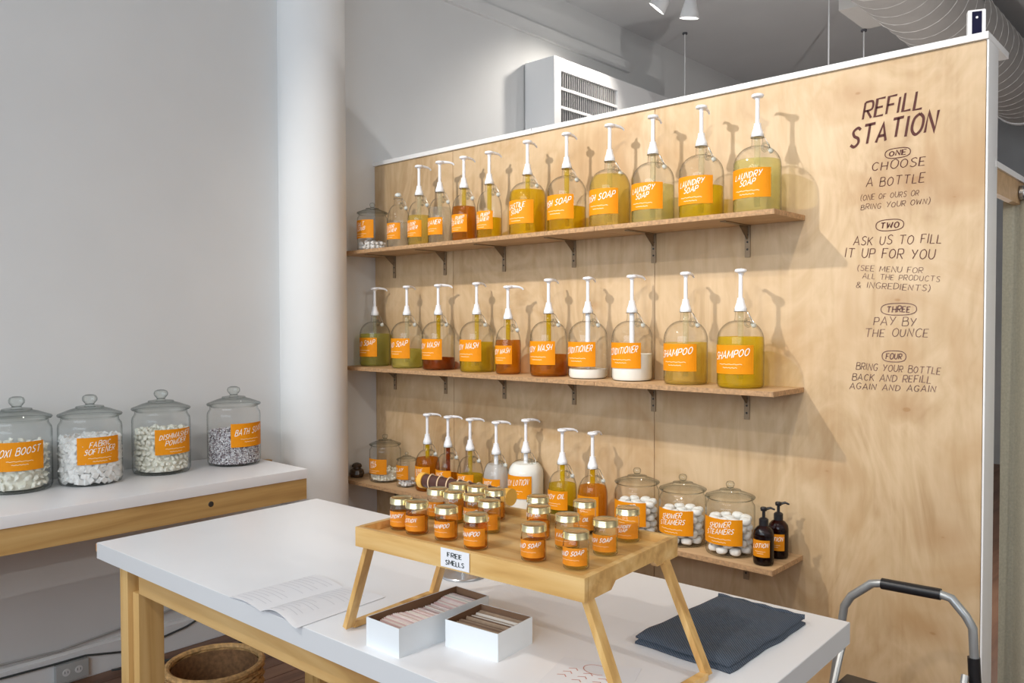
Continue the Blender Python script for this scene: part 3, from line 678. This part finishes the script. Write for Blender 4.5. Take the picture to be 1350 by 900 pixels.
for sx in (.085, TW - .175):
    for sy in (.03, TD - .12):
        m = MB(); m.box(sx, sy, 0, sx + .05, sy + .09, .811); m.box(sx + .052, sy + (.014 if sy < .1 else 0), 0, sx + .09, sy + (.09 if sy < .1 else .076), .7275)
        link('leg', m.mesh('leg', 'pine_post', bevel=.002), t)
ZT = .86

# ------------------------------------------------------------------ bamboo tray on folding legs
tr = thing('bamboo_bed_tray', 'bamboo bed tray on splayed folding legs standing on the white table', 'tray', (2.605, -1.690, 0), math.radians(4.5))
HW, HD = .286, .172
link('tray_floor', boxmesh('tray_floor', (-HW + .012, -HD + .012, 1.077, HW - .012, HD - .012, 1.085), 'bamboo'), tr)
link('long_side', boxmesh('long_side', (-HW, -HD, 1.060, HW, -HD + .012, 1.101), 'bamboo', .0015), tr)
link('long_side', boxmesh('long_side', (-HW, HD - .012, 1.060, HW, HD, 1.101), 'bamboo', .0015), tr)
def short_side(x):
    ys = [(-HD + .0125, 1.060), (-.085, 1.060), (-.07, 1.073), (.07, 1.073), (.085, 1.060), (HD - .0125, 1.060), (HD - .0125, 1.101), (-HD + .0125, 1.101)]
    m = MB(); a = [(x, y, z) for y, z in ys]; b_ = [(x + .012, y, z) for y, z in ys]
    m.quad(list(reversed(a))); m.quad(b_)
    for i in range(len(ys)): k = (i + 1) % len(ys); m.quad([a[i], a[k], b_[k], b_[i]])
    return m.mesh('short_side', 'bamboo', False)
link('short_side', short_side(-HW), tr); link('short_side', short_side(HW - .012), tr)
for s_ in (-1, 1):
    xt, xf = (.268, .352) if s_ > 0 else (-.268, -.344)
    for yy in (-.143, .125):
        bk = s_ > 0 and yy > 0
        m = MB(); m.beam((xt + (.007 if bk else 0), yy, 1.072), (xf + (.028 if bk else 0), yy - (.02 if bk else 0), ZT + .0065), .012, .023, (0, 1, 0)); link('leg', m.mesh('leg', 'bamboo_leg', bevel=.0012), tr)
    m = MB(); m.beam((xf, -.131, ZT + .0085), (xf + (.026 if s_ > 0 else 0), .098 if s_ > 0 else .115, ZT + .0085), .016, .013); link('foot_rail', m.mesh('foot_rail', 'bamboo', False, bevel=.001), tr)
# tag on the tray
a = math.radians(4.5); M = Matrix.Translation((2.603, -1.690, 0)) @ Matrix.Rotation(a, 4, 'Z')
tg = thing('paper_tag', 'small white card reading FREE SMELLS on the tray front', 'sign', tuple(M @ Vector((-.001, -HD - .0015, 1.082))), a)
link('card', boxmesh('card', (-.036, -.001, -.018, .036, 0, .018), 'paper'), tg)
m = MB(); rnd = random.Random(3)
for tx, yb, hh in (('FREE', .003, .0085), ('SMELLS', -.012, .0085)):
    ls, tw = textlines(tx, rnd); sx = .036 / tw if tx == 'FREE' else .046 / tw
    for P in ls: ribbon(m, P, .17, lambda px, py: (-tw * sx / 2 + px * sx, -.0016, yb + py * hh))
link('lettering', m.mesh('lettering', 'cable_dark', False), tg)

# ------------------------------------------------------------------ sample jars on the tray
def sj_meshes():
    m = MB(); m.lathe([(.001, .003), (.017, .001), (.0215, 0), (.0238, .003), (.0238, .046), (.0225, .051), (.021, .054), (.021, .057)], 26, cap1=False); g = m.mesh('glass_body', 'jar_glass', ang=50)
    m = MB()
    pr = [(.0225, .0545), (.0248, .0552), (.0248, .0565), (.0243, .0572), (.0243, .0650), (.0238, .0668), (.0218, .0678), (.0205, .0671), (.001, .0668)]
    m.lathe(pr, 28, cap0=True); l = m.mesh('lid', 'gold_lid', ang=40)
    return g, l
sg, sl = sj_meshes()
SJ = [(-.241, -.079, 'LAUNDRY', 'o', 'leftmost sample jar in the front row on the tray'), (-.187, -.086, 'LOTION', 'o', 'second sample jar from the left in the front row on the tray'),
 (-.105, -.084, 'SHAMPOO', 'o', 'third sample jar from the left in the front row on the tray'), (-.014, -.097, 'SHAMPOO', 'f', 'sample jar brimful of orange in the front row, just above the FREE SMELLS card'),
 (-.243, .037, 'SALT', 'c', 'sample jar at the left edge in the middle row of the tray'), (-.190, .034, 'SCRUB', 'c', 'middle row sample jar second from the left edge of the tray'),
 (-.243, .110, 'WASH', 'c', 'rear row sample jar at the left edge of the tray'), (-.189, .114, 'WASH', 'c', 'rear row sample jar second from the left edge of the tray'),
 (-.135, .040, 'CLEANER', 'c', 'middle row sample jar third from the left edge of the tray'), (-.133, .108, 'WASH', 'o', 'rear row sample jar third from the left, under the display bar end'),
 (-.072, .014, 'SCRUB', 'c', 'rightmost jar of the left cluster, behind the brimful orange one'),
 (-.014, .110, 'BODY OIL', 'c', 'rear left jar of the right cluster, behind its twin'), (.043, .035, 'BODY OIL', 'o', 'jar of the right cluster behind the left HAND SOAP jar'),
 (.122, -.090, 'HAND SOAP', 'o', 'left one of the two HAND SOAP sample jars at the tray front'), (.129, .012, 'FACE', 'c', 'middle jar of the right cluster, behind the right HAND SOAP jar'),
 (.213, -.084, 'HAND SOAP', 'c', 'right one of the two HAND SOAP sample jars at the tray front corner'), (.091, .134, 'BODY OIL', 'd', 'sample jar with a dark layer in its foot at the tray back'),
 (.209, .024, 'DISH SOAP', 'c', 'DISH SOAP sample jar near the right side of the tray'), (.196, .132, 'LAUNDRY SOAP', 'c', 'LAUNDRY SOAP sample jar at the back right corner of the tray')]
for i, (lx, ly, tx, kd, lab) in enumerate(SJ):
    p = M @ Vector((lx, ly, 1.0852)); t = thing('sample_jar', lab, 'jar', tuple(p), 0, 'sample jars with gold lids on the tray')
    link('glass_body', sg, t); link('lid', sl, t)
    hh = {'o': .036, 'f': .047, 'c': .030, 'd': .010}[kd]; mt = {'o': 'liquid_orange', 'f': 'liquid_orange', 'c': 'liquid_palegold', 'd': 'herb'}[kd]
    def fm(): q = MB(); q.lathe([(.001, .0035), (.0205, .0035), (.0222, .006), (.0222, hh)], 22); return q.mesh('contents', mt)
    link('contents', cached(('sj', kd), fm), t)
    words = tuple(tx.split(' ')) if tx == 'LAUNDRY SOAP' else (tx,)
    label_on(t, .0238, -PI / 2 + .12, 1.45, .009, .041 if kd != 'f' else .043, words, 100 + i, 'jar_orange', ink=.17, tail=1)

# display stand behind the tray
t = thing('display_stand', 'round metal based stand holding a dark brown bar with cream loops behind the tray', 'stand', (2.185, -1.425, ZT))
m = MB(); m.lathe([(.060, 0), (.062, .003), (.060, .006), (.02, .012), (.008, .016)], 32); link('base', m.mesh('base', 'silver'), t)
m = MB(); m.lathe([(.006, .014), (.006, .222)], 12); link('pole', m.mesh('pole', 'silver'), t)
m = MB(); m.tube([(-.155, 0, .232), (.165, 0, .232)], .0185, 18); link('bar', m.mesh('bar', 'brown_leather'), t)
for x in (-.155, .165):
    m = MB(); m.tube([(x - .009, 0, .232), (x + .009, 0, .232)], .0215, 18); link('end_wrap', m.mesh('end_wrap', 'yellow_tape', ang=40), t)
lm = MB(); lm.tube([(0, .0205 * math.cos(q), .0205 * math.sin(q)) for q in [2 * PI * k / 16 for k in range(16)]], .0022, 5, True); lme = lm.mesh('loop', 'cream')
for k in range(8): link('loop', lme, t, (-.122 + k * .036, 0, .232), (0, 0, .25))

# ------------------------------------------------------------------ cartons with cards
def carton(x0, y0, rz, lx, ly, h, label):
    t = thing('card_box', label, 'box', (x0, y0, ZT), rz, 'open white card boxes on the table'); k = .0015
    m = MB(); m.box(0, 0, 0, lx, ly, .0015); 
    for q in ((0, 0, lx, k), (0, ly - k, lx, ly), (0, k, k, ly - k), (lx - k, k, lx, ly - k)): m.box(q[0], q[1], .0015, q[2], q[3], h)
    link('box_body', m.mesh('box_body', 'carton_white', False), t)
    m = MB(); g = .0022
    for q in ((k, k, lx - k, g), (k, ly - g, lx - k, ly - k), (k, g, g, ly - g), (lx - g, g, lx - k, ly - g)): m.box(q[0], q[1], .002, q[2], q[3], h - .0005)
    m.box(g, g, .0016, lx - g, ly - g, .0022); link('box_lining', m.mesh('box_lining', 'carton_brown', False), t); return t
carton(2.372, -1.886, math.radians(1.0), .103, .262, .060, 'long narrow white box filed with pinkish cards under the tray')
carton(2.497, -1.779, math.radians(6.0), .137, .118, .056, 'short white box filed with brown envelopes under the tray')
rnd = random.Random(9); R1 = Matrix.Translation((2.372, -1.886, ZT)) @ Matrix.Rotation(math.radians(1.0), 4, 'Z'); R2 = Matrix.Translation((2.497, -1.779, ZT)) @ Matrix.Rotation(math.radians(6.0), 4, 'Z')
plain('card_rose', (.66, .44, .40), .8); plain('card_cream', (.80, .72, .62), .8); plain('card_umber', (.26, .16, .10), .8)
cm = {}
for nm, mt in (('p', 'card_pink'), ('g', 'card_grey'), ('r', 'card_rose'), ('c', 'card_cream')): cm[nm] = boxmesh('card', (-.0455, -.00045, 0, .0455, .00045, .044), mt)
for i in range(52):
    y = .012 + i * .0043; lean = -.38 + .10 * math.sin(i * .3); p = R1 @ Vector((.0515, y, .0042))
    o = link('filed_card', cm['g' if i in (46, 49) else ('p', 'r', 'p', 'c', 'r', 'c', 'p')[i % 7]], None, tuple(p), (lean, 0, math.radians(1.0) + rnd.uniform(-.02, .02))); o.scale = (1, 1, 1 + .1 * math.sin(i * .17) + rnd.uniform(-.02, .02))
    tag(o, 'thin pinkish card filed upright in the long white box under the tray', 'card', 'cards in the long white box')
em = {}
for nm, mt in (('b', 'card_brown'), ('g', 'card_cream'), ('u', 'card_umber')): em[nm] = boxmesh('envelope', (-.062, -.0012, 0, .062, .0012, .042), mt)
for i in range(15):
    y = .012 + i * .0064; p = R2 @ Vector((.0685, y, .0042))
    o = link('filed_envelope', em['g' if i in (8, 10) else 'bub'[i % 3]], None, tuple(p), (-.42 + rnd.uniform(-.02, .02), 0, math.radians(6.0) + rnd.uniform(-.008, .008))); o.scale = (1, 1, 1 + rnd.uniform(-.03, .10))
    tag(o, 'thick brown envelope filed upright in the short white box under the tray', 'envelope', 'envelopes in the short white box')

# ------------------------------------------------------------------ papers
def sheet(name, cor, nu, nv, zf, mat, th=.0008):
    """thin solid sheet between four corners"""
    m = MB(); A, B, C_, D = [Vector((*c, 0)) for c in cor]
    def P(i, j, dz): u = i / nu; v = j / nv; q = (A * (1 - u) + B * u) * (1 - v) + (D * (1 - u) + C_ * u) * v; return (q.x, q.y, ZT + zf(u, v) + dz)
    for dz, s_ in ((th, 1), (0, -1)):
        for i in range(nu):
            for j in range(nv):
                q = [P(i, j, dz), P(i + 1, j, dz), P(i + 1, j + 1, dz), P(i, j + 1, dz)]; m.quad(q if s_ > 0 else q[::-1])
    for i in range(nu):
        m.quad([P(i, 0, 0), P(i + 1, 0, 0), P(i + 1, 0, th), P(i, 0, th)]); m.quad([P(i + 1, nv, 0), P(i, nv, 0), P(i, nv, th), P(i + 1, nv, th)])
    for j in range(nv):
        m.quad([P(0, j + 1, 0), P(0, j, 0), P(0, j, th), P(0, j + 1, th)]); m.quad([P(nu, j, 0), P(nu, j + 1, 0), P(nu, j + 1, th), P(nu, j, th)])
    me = m.mesh(name, mat, smooth=True, ang=60); return me
t = thing('open_menu', 'open white booklet lying at the table edge left of the tray', 'booklet', (0, 0, 0))
za = lambda u, v: .001 + .007 * math.sin(u * PI) * (1 - v * .3)
zb = lambda u, v: .001 + (.013 * math.sin(min(1, u * 1.15) * PI)) * (1 - v) ** .8 + .004 * math.sin(u * PI)
link('page', sheet('page', [(1.885, -1.930), (2.030, -1.930), (2.033, -1.700), (1.893, -1.689)], 10, 4, za, 'paper'), t)
link('page', sheet('page', [(2.031, -1.930), (2.185, -1.934), (2.170, -1.675), (2.034, -1.700)], 10, 6, zb, 'paper'), t)
m = MB()
for k in range(15):
    yy = -1.915 + k * .0143
    for x0, x1, zf in ((1.90, 2.02, za), (2.045, 2.15, zb)):
        if k == 7: continue
        seg = 6; P = [(x0 + (x1 - x0) * (.9 if k % 3 else .6) * i / seg, yy) for i in range(seg + 1)]
        def fz(px, py, zf=zf, x0=x0): u = (px - (1.885 if x0 < 2 else 2.031)) / .15; v = (py + 1.93) / .235; return (px, py, ZT + zf(min(1, max(0, u)), min(1, max(0, v))) + .0014)
        ribbon(m, P, .0016, fz)
link('print', m.mesh('print', 'paper_print', False), t)
t = thing('illustrated_sheet', 'white sheet with red line drawings between the tray legs', 'paper', (0, 0, 0))
link('page', sheet('page', [(2.76, -1.81), (2.905, -1.72), (2.86, -1.60), (2.715, -1.66)], 4, 4, lambda u, v: .0004, 'paper'), t)
m = MB(); fz = lambda px, py: (px, py, ZT + .0016)
ribbon(m, [(2.80 + .028 * math.cos(q), -1.665 + .02 * math.sin(q)) for q in [PI * 2 * i / 20 for i in range(19)]], .0018, fz)
for k in range(9):
    a = rnd.uniform(0, 3); x = 2.755 + (k % 3) * .035; y = -1.70 + (k // 3) * .018 - .03
    ribbon(m, [(x, y), (x + .012, y + .008), (x + .02, y + .002)], .002, fz)
link('print', m.mesh('print', 'red_print', False), t)

# ------------------------------------------------------------------ folded towel
t = thing('folded_towel', 'dark slate blue folded towel at the right end of the table', 'towel', (2.892, -1.336, ZT), math.radians(-1))
def towel(th, lay, ox, oy, hx, hy):
    m = MB(); nu, nv = 24, 26; top = {}
    def h(u, v): e = min(u, 1 - u, v, 1 - v) * 9; rr = math.sqrt(max(0, 1 - (1 - min(1, e)) ** 2)); return th * (.35 + .65 * rr) + .0022 * math.sin(u * 9 + v * 5) * rr + .0015 * math.sin(v * 17 - u * 6) * rr
    def xy(u, v): w_ = .002 * math.sin(v * 12) + .001 * math.sin(v * 23); return (ox - hx + 2 * hx * u + w_ * (u - .5) * 2, oy - hy + 2 * hy * v + .002 * math.sin(u * 9))
    for i in range(nu):
        for j in range(nv):
            q = []
            for a, b_ in ((i, j), (i + 1, j), (i + 1, j + 1), (i, j + 1)): u, v = a / nu, b_ / nv; x, y = xy(u, v); q.append((x, y, lay + h(u, v)))
            m.quad(q); m.quad([(p[0], p[1], lay) for p in reversed(q)])
    for i in range(nu):
        for v in (0, 1):
            q = []
            for a in (i, i + 1): x, y = xy(a / nu, v); q.append((x, y, lay)); q.append((x, y, lay + h(a / nu, v)))
            m.quad([q[0], q[2], q[3], q[1]] if v == 0 else [q[2], q[0], q[1], q[3]])
    for j in range(nv):
        for u in (0, 1):
            q = []
            for b_ in (j, j + 1): x, y = xy(u, b_ / nv); q.append((x, y, lay)); q.append((x, y, lay + h(u, b_ / nv)))
            m.quad([q[2], q[0], q[1], q[3]] if u == 0 else [q[0], q[2], q[3], q[1]])
    me = m.mesh('fold', 'towel_cloth', ang=80)
    bm = bmesh.new(); bm.from_mesh(me); bmesh.ops.remove_doubles(bm, verts=bm.verts, dist=.0002); bm.to_mesh(me); bm.free(); return me
link('lower_fold', towel(.013, .0005, 0, 0, .108, .172), t); link('upper_fold', towel(.012, .0125, -.001, -.002, .106, .169), t)
m = MB(); m.tube([(-.105 + .21 * i / 20, .168 + .003 * math.sin(i * 1.3), .018) for i in range(21)], .0055, 8); link('hem', m.mesh('hem', 'towel_cloth'), t)

# ------------------------------------------------------------------ step stool in front of the partition
t = thing('step_stool', 'grey tubular folding step stool with black grips by the plywood wall', 'stool', (2.96, -.45, 0))
Y0 = .05
hoop = [(-.225, Y0 + .0, 0), (-.190, Y0, .38), (-.163, Y0, .60), (-.155, Y0, .655), (-.135, Y0, .69), (-.075, Y0, .742), (-.05, Y0, .748), (.115, Y0, .752), (.142, Y0, .747), (.180, Y0, .705), (.197, Y0, .675), (.200, Y0, .62), (.215, Y0, .38), (.24, Y0, 0)]
m = MB(); m.tube(hoop, .0125, 12); link('handle_frame', m.mesh('handle_frame', 'tube_grey', ang=70), t)
m = MB(); m.tube([(-.046, Y0, .7485), (.115, Y0, .752)], .0165, 14); link('handle_grip', m.mesh('handle_grip', 'black_plastic', ang=50), t)
for x, z in ((-.168, .555), (.204, .56)):
    m = MB(); m.tube([(x, Y0, z - .035), (x + .004 * (1 if x < 0 else -1), Y0, z + .035)], .0165, 12); link('pivot_clamp', m.mesh('pivot_clamp', 'black_plastic', ang=50), t)
for x in (-.148, .186):
    m = MB(); m.tube([(x, Y0 - .03, .55), (x, Y0 - .20, .30), (x, Y0 - .36, .012)], .010, 10); link('front_leg', m.mesh('front_leg', 'tube_grey'), t)
link('top_step', boxmesh('top_step', (-.135, -.30, .435, .172, .02, .462), 'black_plastic', .006), t)
link('lower_step', boxmesh('lower_step', (-.135, -.42, .215, .172, -.24, .24), 'black_plastic', .006), t)

# ------------------------------------------------------------------ basket on the floor
t = thing('wicker_basket', 'round woven basket on the floor behind the table leg', 'basket', (.90, -1.46, 0))
def weave(r0, r1, h, mat, inner=False):
    m = MB(); rows = 17; seg = 56
    for k in range(rows):
        z = .012 + (h - .02) * k / (rows - 1); rr = r0 + (r1 - r0) * (k / (rows - 1)) + .01 * math.sin(k / (rows - 1) * PI)
        m.tube([((rr + .0045 * math.cos(i * PI / 2 + k * PI)) * math.cos(2 * PI * i / seg), (rr + .0045 * math.cos(i * PI / 2 + k * PI)) * math.sin(2 * PI * i / seg), z) for i in range(seg)], .0092, 5, True)
    return m.mesh('weave', mat)
link('weave', weave(.135, .165, .265, 'wicker'), t)
m = MB(); m.tube([(.167 * math.cos(2 * PI * i / 40), .167 * math.sin(2 * PI * i / 40), .268) for i in range(40)], .012, 8, True); link('rim', m.mesh('rim', 'wicker'), t)
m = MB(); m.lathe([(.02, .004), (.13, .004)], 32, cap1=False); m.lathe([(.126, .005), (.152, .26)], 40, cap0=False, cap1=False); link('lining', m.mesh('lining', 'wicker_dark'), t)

# ------------------------------------------------------------------ outlet and cables by the left wall
t = thing('outlet_box', 'white double outlet box above the baseboard left of the table leg', 'outlet', (.002, -1.655, .045))
link('box', boxmesh('box', (0, -.065, -.03, .04, .065, .045), 'cable_white', .004), t)
for yy in (-.025, .025):
    m = MB(); m.lathe([(.016, 0), (.015, .0015)], 16, Matrix.Translation((.04, yy, .01)) @ Matrix.Rotation(PI / 2, 4, 'Y')); o = link('socket', m.mesh('socket', 'plaster'), t)
    m = MB(); m.box(.0417, yy - .007, .006, .0425, yy - .005, .016); m.box(.0417, yy + .005, .006, .0425, yy + .007, .016); link('slot', m.mesh('slot', 'cable_dark', False), o)
for nm, mat, pts, lab in (('power_cable', 'cable_dark', [(.03, -3.0, .07), (.03, -2.2, .11), (.032, -1.9, .105), (.03, -1.73, .10), (.03, -1.6, .10), (.03, -1.4, .06), (.03, -1.15, .10), (.04, -.9, .19), (.03, -.7, .2)], 'dark cable sagging along the baseboard behind the table'),
      ('power_cable', 'cable_white', [(.026, -3.0, .16), (.026, -2.2, .17), (.026, -1.7, .15), (.026, -1.2, .2), (.026, -.8, .22)], 'pale cable running along the left wall above the baseboard'),
      ('power_cable', 'cable_dark', [(.05, -1.5, .01), (.12, -1.3, .01), (.2, -1.05, .01), (.16, -.8, .01)], 'dark cable lying on the floor below the wall bench')):
    P = []
    for i in range(len(pts) - 1):
        for k in range(4): q = k / 4; P.append(tuple(pts[i][a_] * (1 - q) + pts[i + 1][a_] * q for a_ in range(3)))
    P.append(pts[-1]); m = MB(); m.tube(P, .0045, 6); tag(link(nm, m.mesh(nm, mat), None), lab, 'cable')

# ------------------------------------------------------------------ air conditioner high on the left wall
t = thing('air_conditioner', 'white air conditioner box with grille high on the left wall', 'air conditioner', (0, 0, 0))
x1 = .27; ya, yb, zt_, zb_ = 1.285, 2.95, 3.29, 2.25
m = MB(); m.box(.012, ya, zb_, x1 - .03, yb, zt_); m.box(x1 - .03, ya, zb_, x1, ya + .07, zt_); m.box(x1 - .03, ya + .07, zt_ - .085, x1, yb, zt_); m.box(x1 - .03, 2.01, zb_, x1, yb, zt_ - .085); m.box(x1 - .03, ya + .07, zb_, x1, 2.01, zb_ + .35)
link('cabinet', m.mesh('cabinet', 'white_paint', False), t)
m = MB(); m.box(x1 - .0295, ya + .07, zb_ + .35, x1 - .022, 2.01, zt_ - .085); link('grille_back', m.mesh('grille_back', 'vent_dark', False), t)
fm_ = boxmesh('fin', (x1 - .021, -.0016, zb_ + .351, x1 - .012, .0016, zt_ - .086), 'duct_metal')
for k in range(28): link('fin', fm_, t, (0, ya + .085 + k * .0238, 0))
for k in range(4):
    z = zt_ - .085 - .125 * (k + 1) + .01; link('louvre', boxmesh('louvre', (x1 - .012, ya + .071, z - .009, x1 - .001, 2.009, z + .009), 'white_paint'), t)
m = MB(); m.box(.002, ya + .02, zb_, .0118, yb - .02, zt_ - .02); link('gap_sheet', m.mesh('gap_sheet', 'vent_dark', False), t)  # dark sheet filling the gap between cabinet and wall

# ------------------------------------------------------------------ spiral duct
t = thing('spiral_duct', 'large round spiral duct under the ceiling above the partition end', 'duct', (2.155, 0, 3.555))
m = MB(); m.tube([(0, -1.5 + k * .6, 0) for k in range(13)], .255, 48); link('duct_pipe', m.mesh('duct_pipe', 'duct_metal', ang=50), t)
m = MB(); m.tube([(.256 * math.cos(k * 2 * PI / 24), -1.4 + k * .17 / 24, .256 * math.sin(k * 2 * PI / 24)) for k in range(24 * 40)], .0028, 4); link('spiral_seam', m.mesh('spiral_seam', 'duct_seam'), t)
m = MB(); m.lathe([(.262, -.03), (.268, -.02), (.268, .02), (.262, .03)], 48, Matrix.Translation((0, 5.65, 0)) @ Matrix.Rotation(PI / 2, 4, 'X')); link('collar', m.mesh('collar', 'white_paint'), t)
m = MB(); m.box(-.42, 2.35, -.055, -.22, 2.81, .2); link('register_box', m.mesh('register_box', 'duct_seam', False), t)
m = MB()
for yy in (.5, 3.0):
    m.box(-.266, yy, 0, -.262, yy + .03, .29); m.box(.262, yy, 0, .266, yy + .03, .29); 
link('hanger_strap', m.mesh('hanger_strap', 'duct_metal', False), t)
t = thing('ceiling_pipe', 'grey branch pipe crossing beside the spiral duct at top right', 'duct', (3.2, 5.0, 3.4))
m = MB(); m.tube([(-.75, 0, 0), (3.6, 0, 0)], .14, 24); link('duct_pipe', m.mesh('duct_pipe', 'duct_metal'), t)
m = MB()
for x in (.3, 2.5): m.box(x, -.01, .139, x + .02, .01, .445)
link('hanger_strap', m.mesh('hanger_strap', 'duct_metal', False), t)

# ------------------------------------------------------------------ track spotlights beyond the partition, hanging cables
def spotlight(x, y, zt_, dirv, label, power):
    t = thing('track_spotlight', label, 'spotlight', (x, y, 3.845), 0, 'white cone track spotlights')
    d = Vector(dirv).normalized(); q = d.to_track_quat('-Z', 'Y').to_matrix().to_4x4(); Mx = Matrix.Translation((0, 0, zt_ - 3.845)) @ q
    m = MB(); m.lathe([(.02, .16), (.024, .09), (.036, .05), (.062, -.055), (.064, -.06), (.059, -.06), (.03, .02)], 28, Mx, cap1=True); link('shade', m.mesh('shade', 'white_paint', ang=50), t)
    m = MB(); m.lathe([(.001, -.048), (.056, -.05)], 24, Mx, cap0=False, cap1=False); link('bulb_face', m.mesh('bulb_face', 'lamp_glow'), t)
    top = Mx @ Vector((0, 0, .15)); m = MB(); m.tube([(0, 0, -.02), tuple(top)], .009, 8); link('stem', m.mesh('stem', 'white_paint'), t)
    m = MB(); m.box(-.07, -.02, -.025, .07, .02, 0); link('track_adapter', m.mesh('track_adapter', 'white_paint', False), t)
    p = Vector((x, y, 3.845)) + (Mx @ Vector((0, 0, -.075)))
    lamp('spot_beam', 'SPOT', p, p + d, power, WARM, .05, 95, .7)
spotlight(.84, 1.70, 3.615, (-.62, -.20, -.75), 'left one of the two white cone spotlights at the top edge', 42)
spotlight(1.02, 1.74, 3.53, (-.18, .12, -.95), 'right one of the two white cone spotlights at the top edge', 60)
for i, (x, y, z1) in enumerate(((.30, 2.90, 1.9), (1.77, 2.10, 2.0), (1.735, 2.80, 2.0))):
    t = thing('pendant_cord', ('thin hanging cord below the right spotlight', 'thin hanging cord rising above the middle of the partition top', 'thin cord hanging below the duct register box')[i], 'cord', (x, y, 3.845 if i < 2 else 3.498))
    zt_ = 3.845 if i < 2 else 3.498
    m = MB(); m.tube([(0, 0, 0), (0, 0, z1 - zt_)], .0045, 6); link('cord', m.mesh('cord', 'white_paint'), t)
    m = MB(); m.lathe([(.02, 0), (.02, -.012)], 12); link('ceiling_rose', m.mesh('ceiling_rose', 'vent_dark'), t)
    m = MB(); m.lathe([(.012, .10), (.02, .09), (.022, .05), (.045, .02), (.06, -.03), (.055, -.07), (.03, -.1), (.002, -.11)], 20, Matrix.Translation((0, 0, z1 - zt_ - .08))); link('added_globe', m.mesh('added_globe', 'lamp_glow'), t)  # glowing end added to the cord, hidden behind the partition
    lamp('cord_fill_light', 'POINT', (x, y, z1 - .08), (0, 0, 0), 22, (1, .97, .93), .065)  # unseen light added to brighten the wall and ceiling beyond the partition

# ------------------------------------------------------------------ device on the partition corner
t = thing('security_camera', 'small white security camera with black face on the partition corner', 'camera', (3.045, .05, 2.436), math.radians(22))
link('housing', boxmesh('housing', (-.026, -.012, .0, .026, .016, .092), 'white_paint', .005), t)
o = link('face', boxmesh('face', (-.014, -.0135, .010, .014, -.0122, .085), 'device_black'), t)
m = MB(); m.lathe([(.004, 0), (.003, .001)], 10, Matrix.Translation((0, -.0136, .066)) @ Matrix.Rotation(PI / 2, 4, 'X')); link('lens', m.mesh('lens', 'white_paint'), o)

# ------------------------------------------------------------------ fitting-room corner behind the partition end
t = thing('header_board', 'white-edged board running back from the partition end above the curtain rod', 'board', (3.075, .105, 0))
link('panel', boxmesh('panel', (-.012, 0, 1.95, .012, 1.5, 2.03), 'shelf_ply'), t); link('top_edge', boxmesh('top_edge', (-.016, 0, 2.03, .02, 1.5, 2.05), 'white_paint'), t)
t = thing('curtain_rod', 'white curtain rod at the right edge of the picture', 'rod', (3.09, .50, 1.99))
m = MB(); m.tube([(0, 0, 0), (1.4, 0, 0)], .013, 12); link('rod', m.mesh('rod', 'white_paint'), t)
m = MB(); m.lathe([(.026, 0), (.026, .012)], 16, Matrix.Rotation(PI / 2, 4, 'Y')); link('bracket', m.mesh('bracket', 'wire_steel'), t)
rg = MB(); rg.tube([(0, .016 * math.cos(q), -.004 + .02 * math.sin(q)) for q in [2 * PI * k / 14 for k in range(14)]], .0018, 5, True); rgm = rg.mesh('ring', 'wire_steel')
for k in range(12): link('ring', rgm, t, (.03 + k * .11, 0, 0))
m = MB(); nx = 160; 
def cy(s_): return .035 * math.sin(s_ * 48) + .012 * math.sin(s_ * 21 + 1)
for i in range(nx):
    a0, a1 = i / nx * 1.3, (i + 1) / nx * 1.3
    for dz, q in ((0, 1), (.003, -1)):
        P = [(a0, cy(a0) + dz, .05), (a1, cy(a1) + dz, .05), (a1, cy(a1) * .6 + dz, 1.965), (a0, cy(a0) * .6 + dz, 1.965)]
        m.quad(P if q > 0 else P[::-1])
tag(link('curtain', m.mesh('curtain', 'curtain_cloth', ang=80), None, (3.035, .50, 0)), 'khaki fabric curtain hanging beside the partition end', 'curtain')
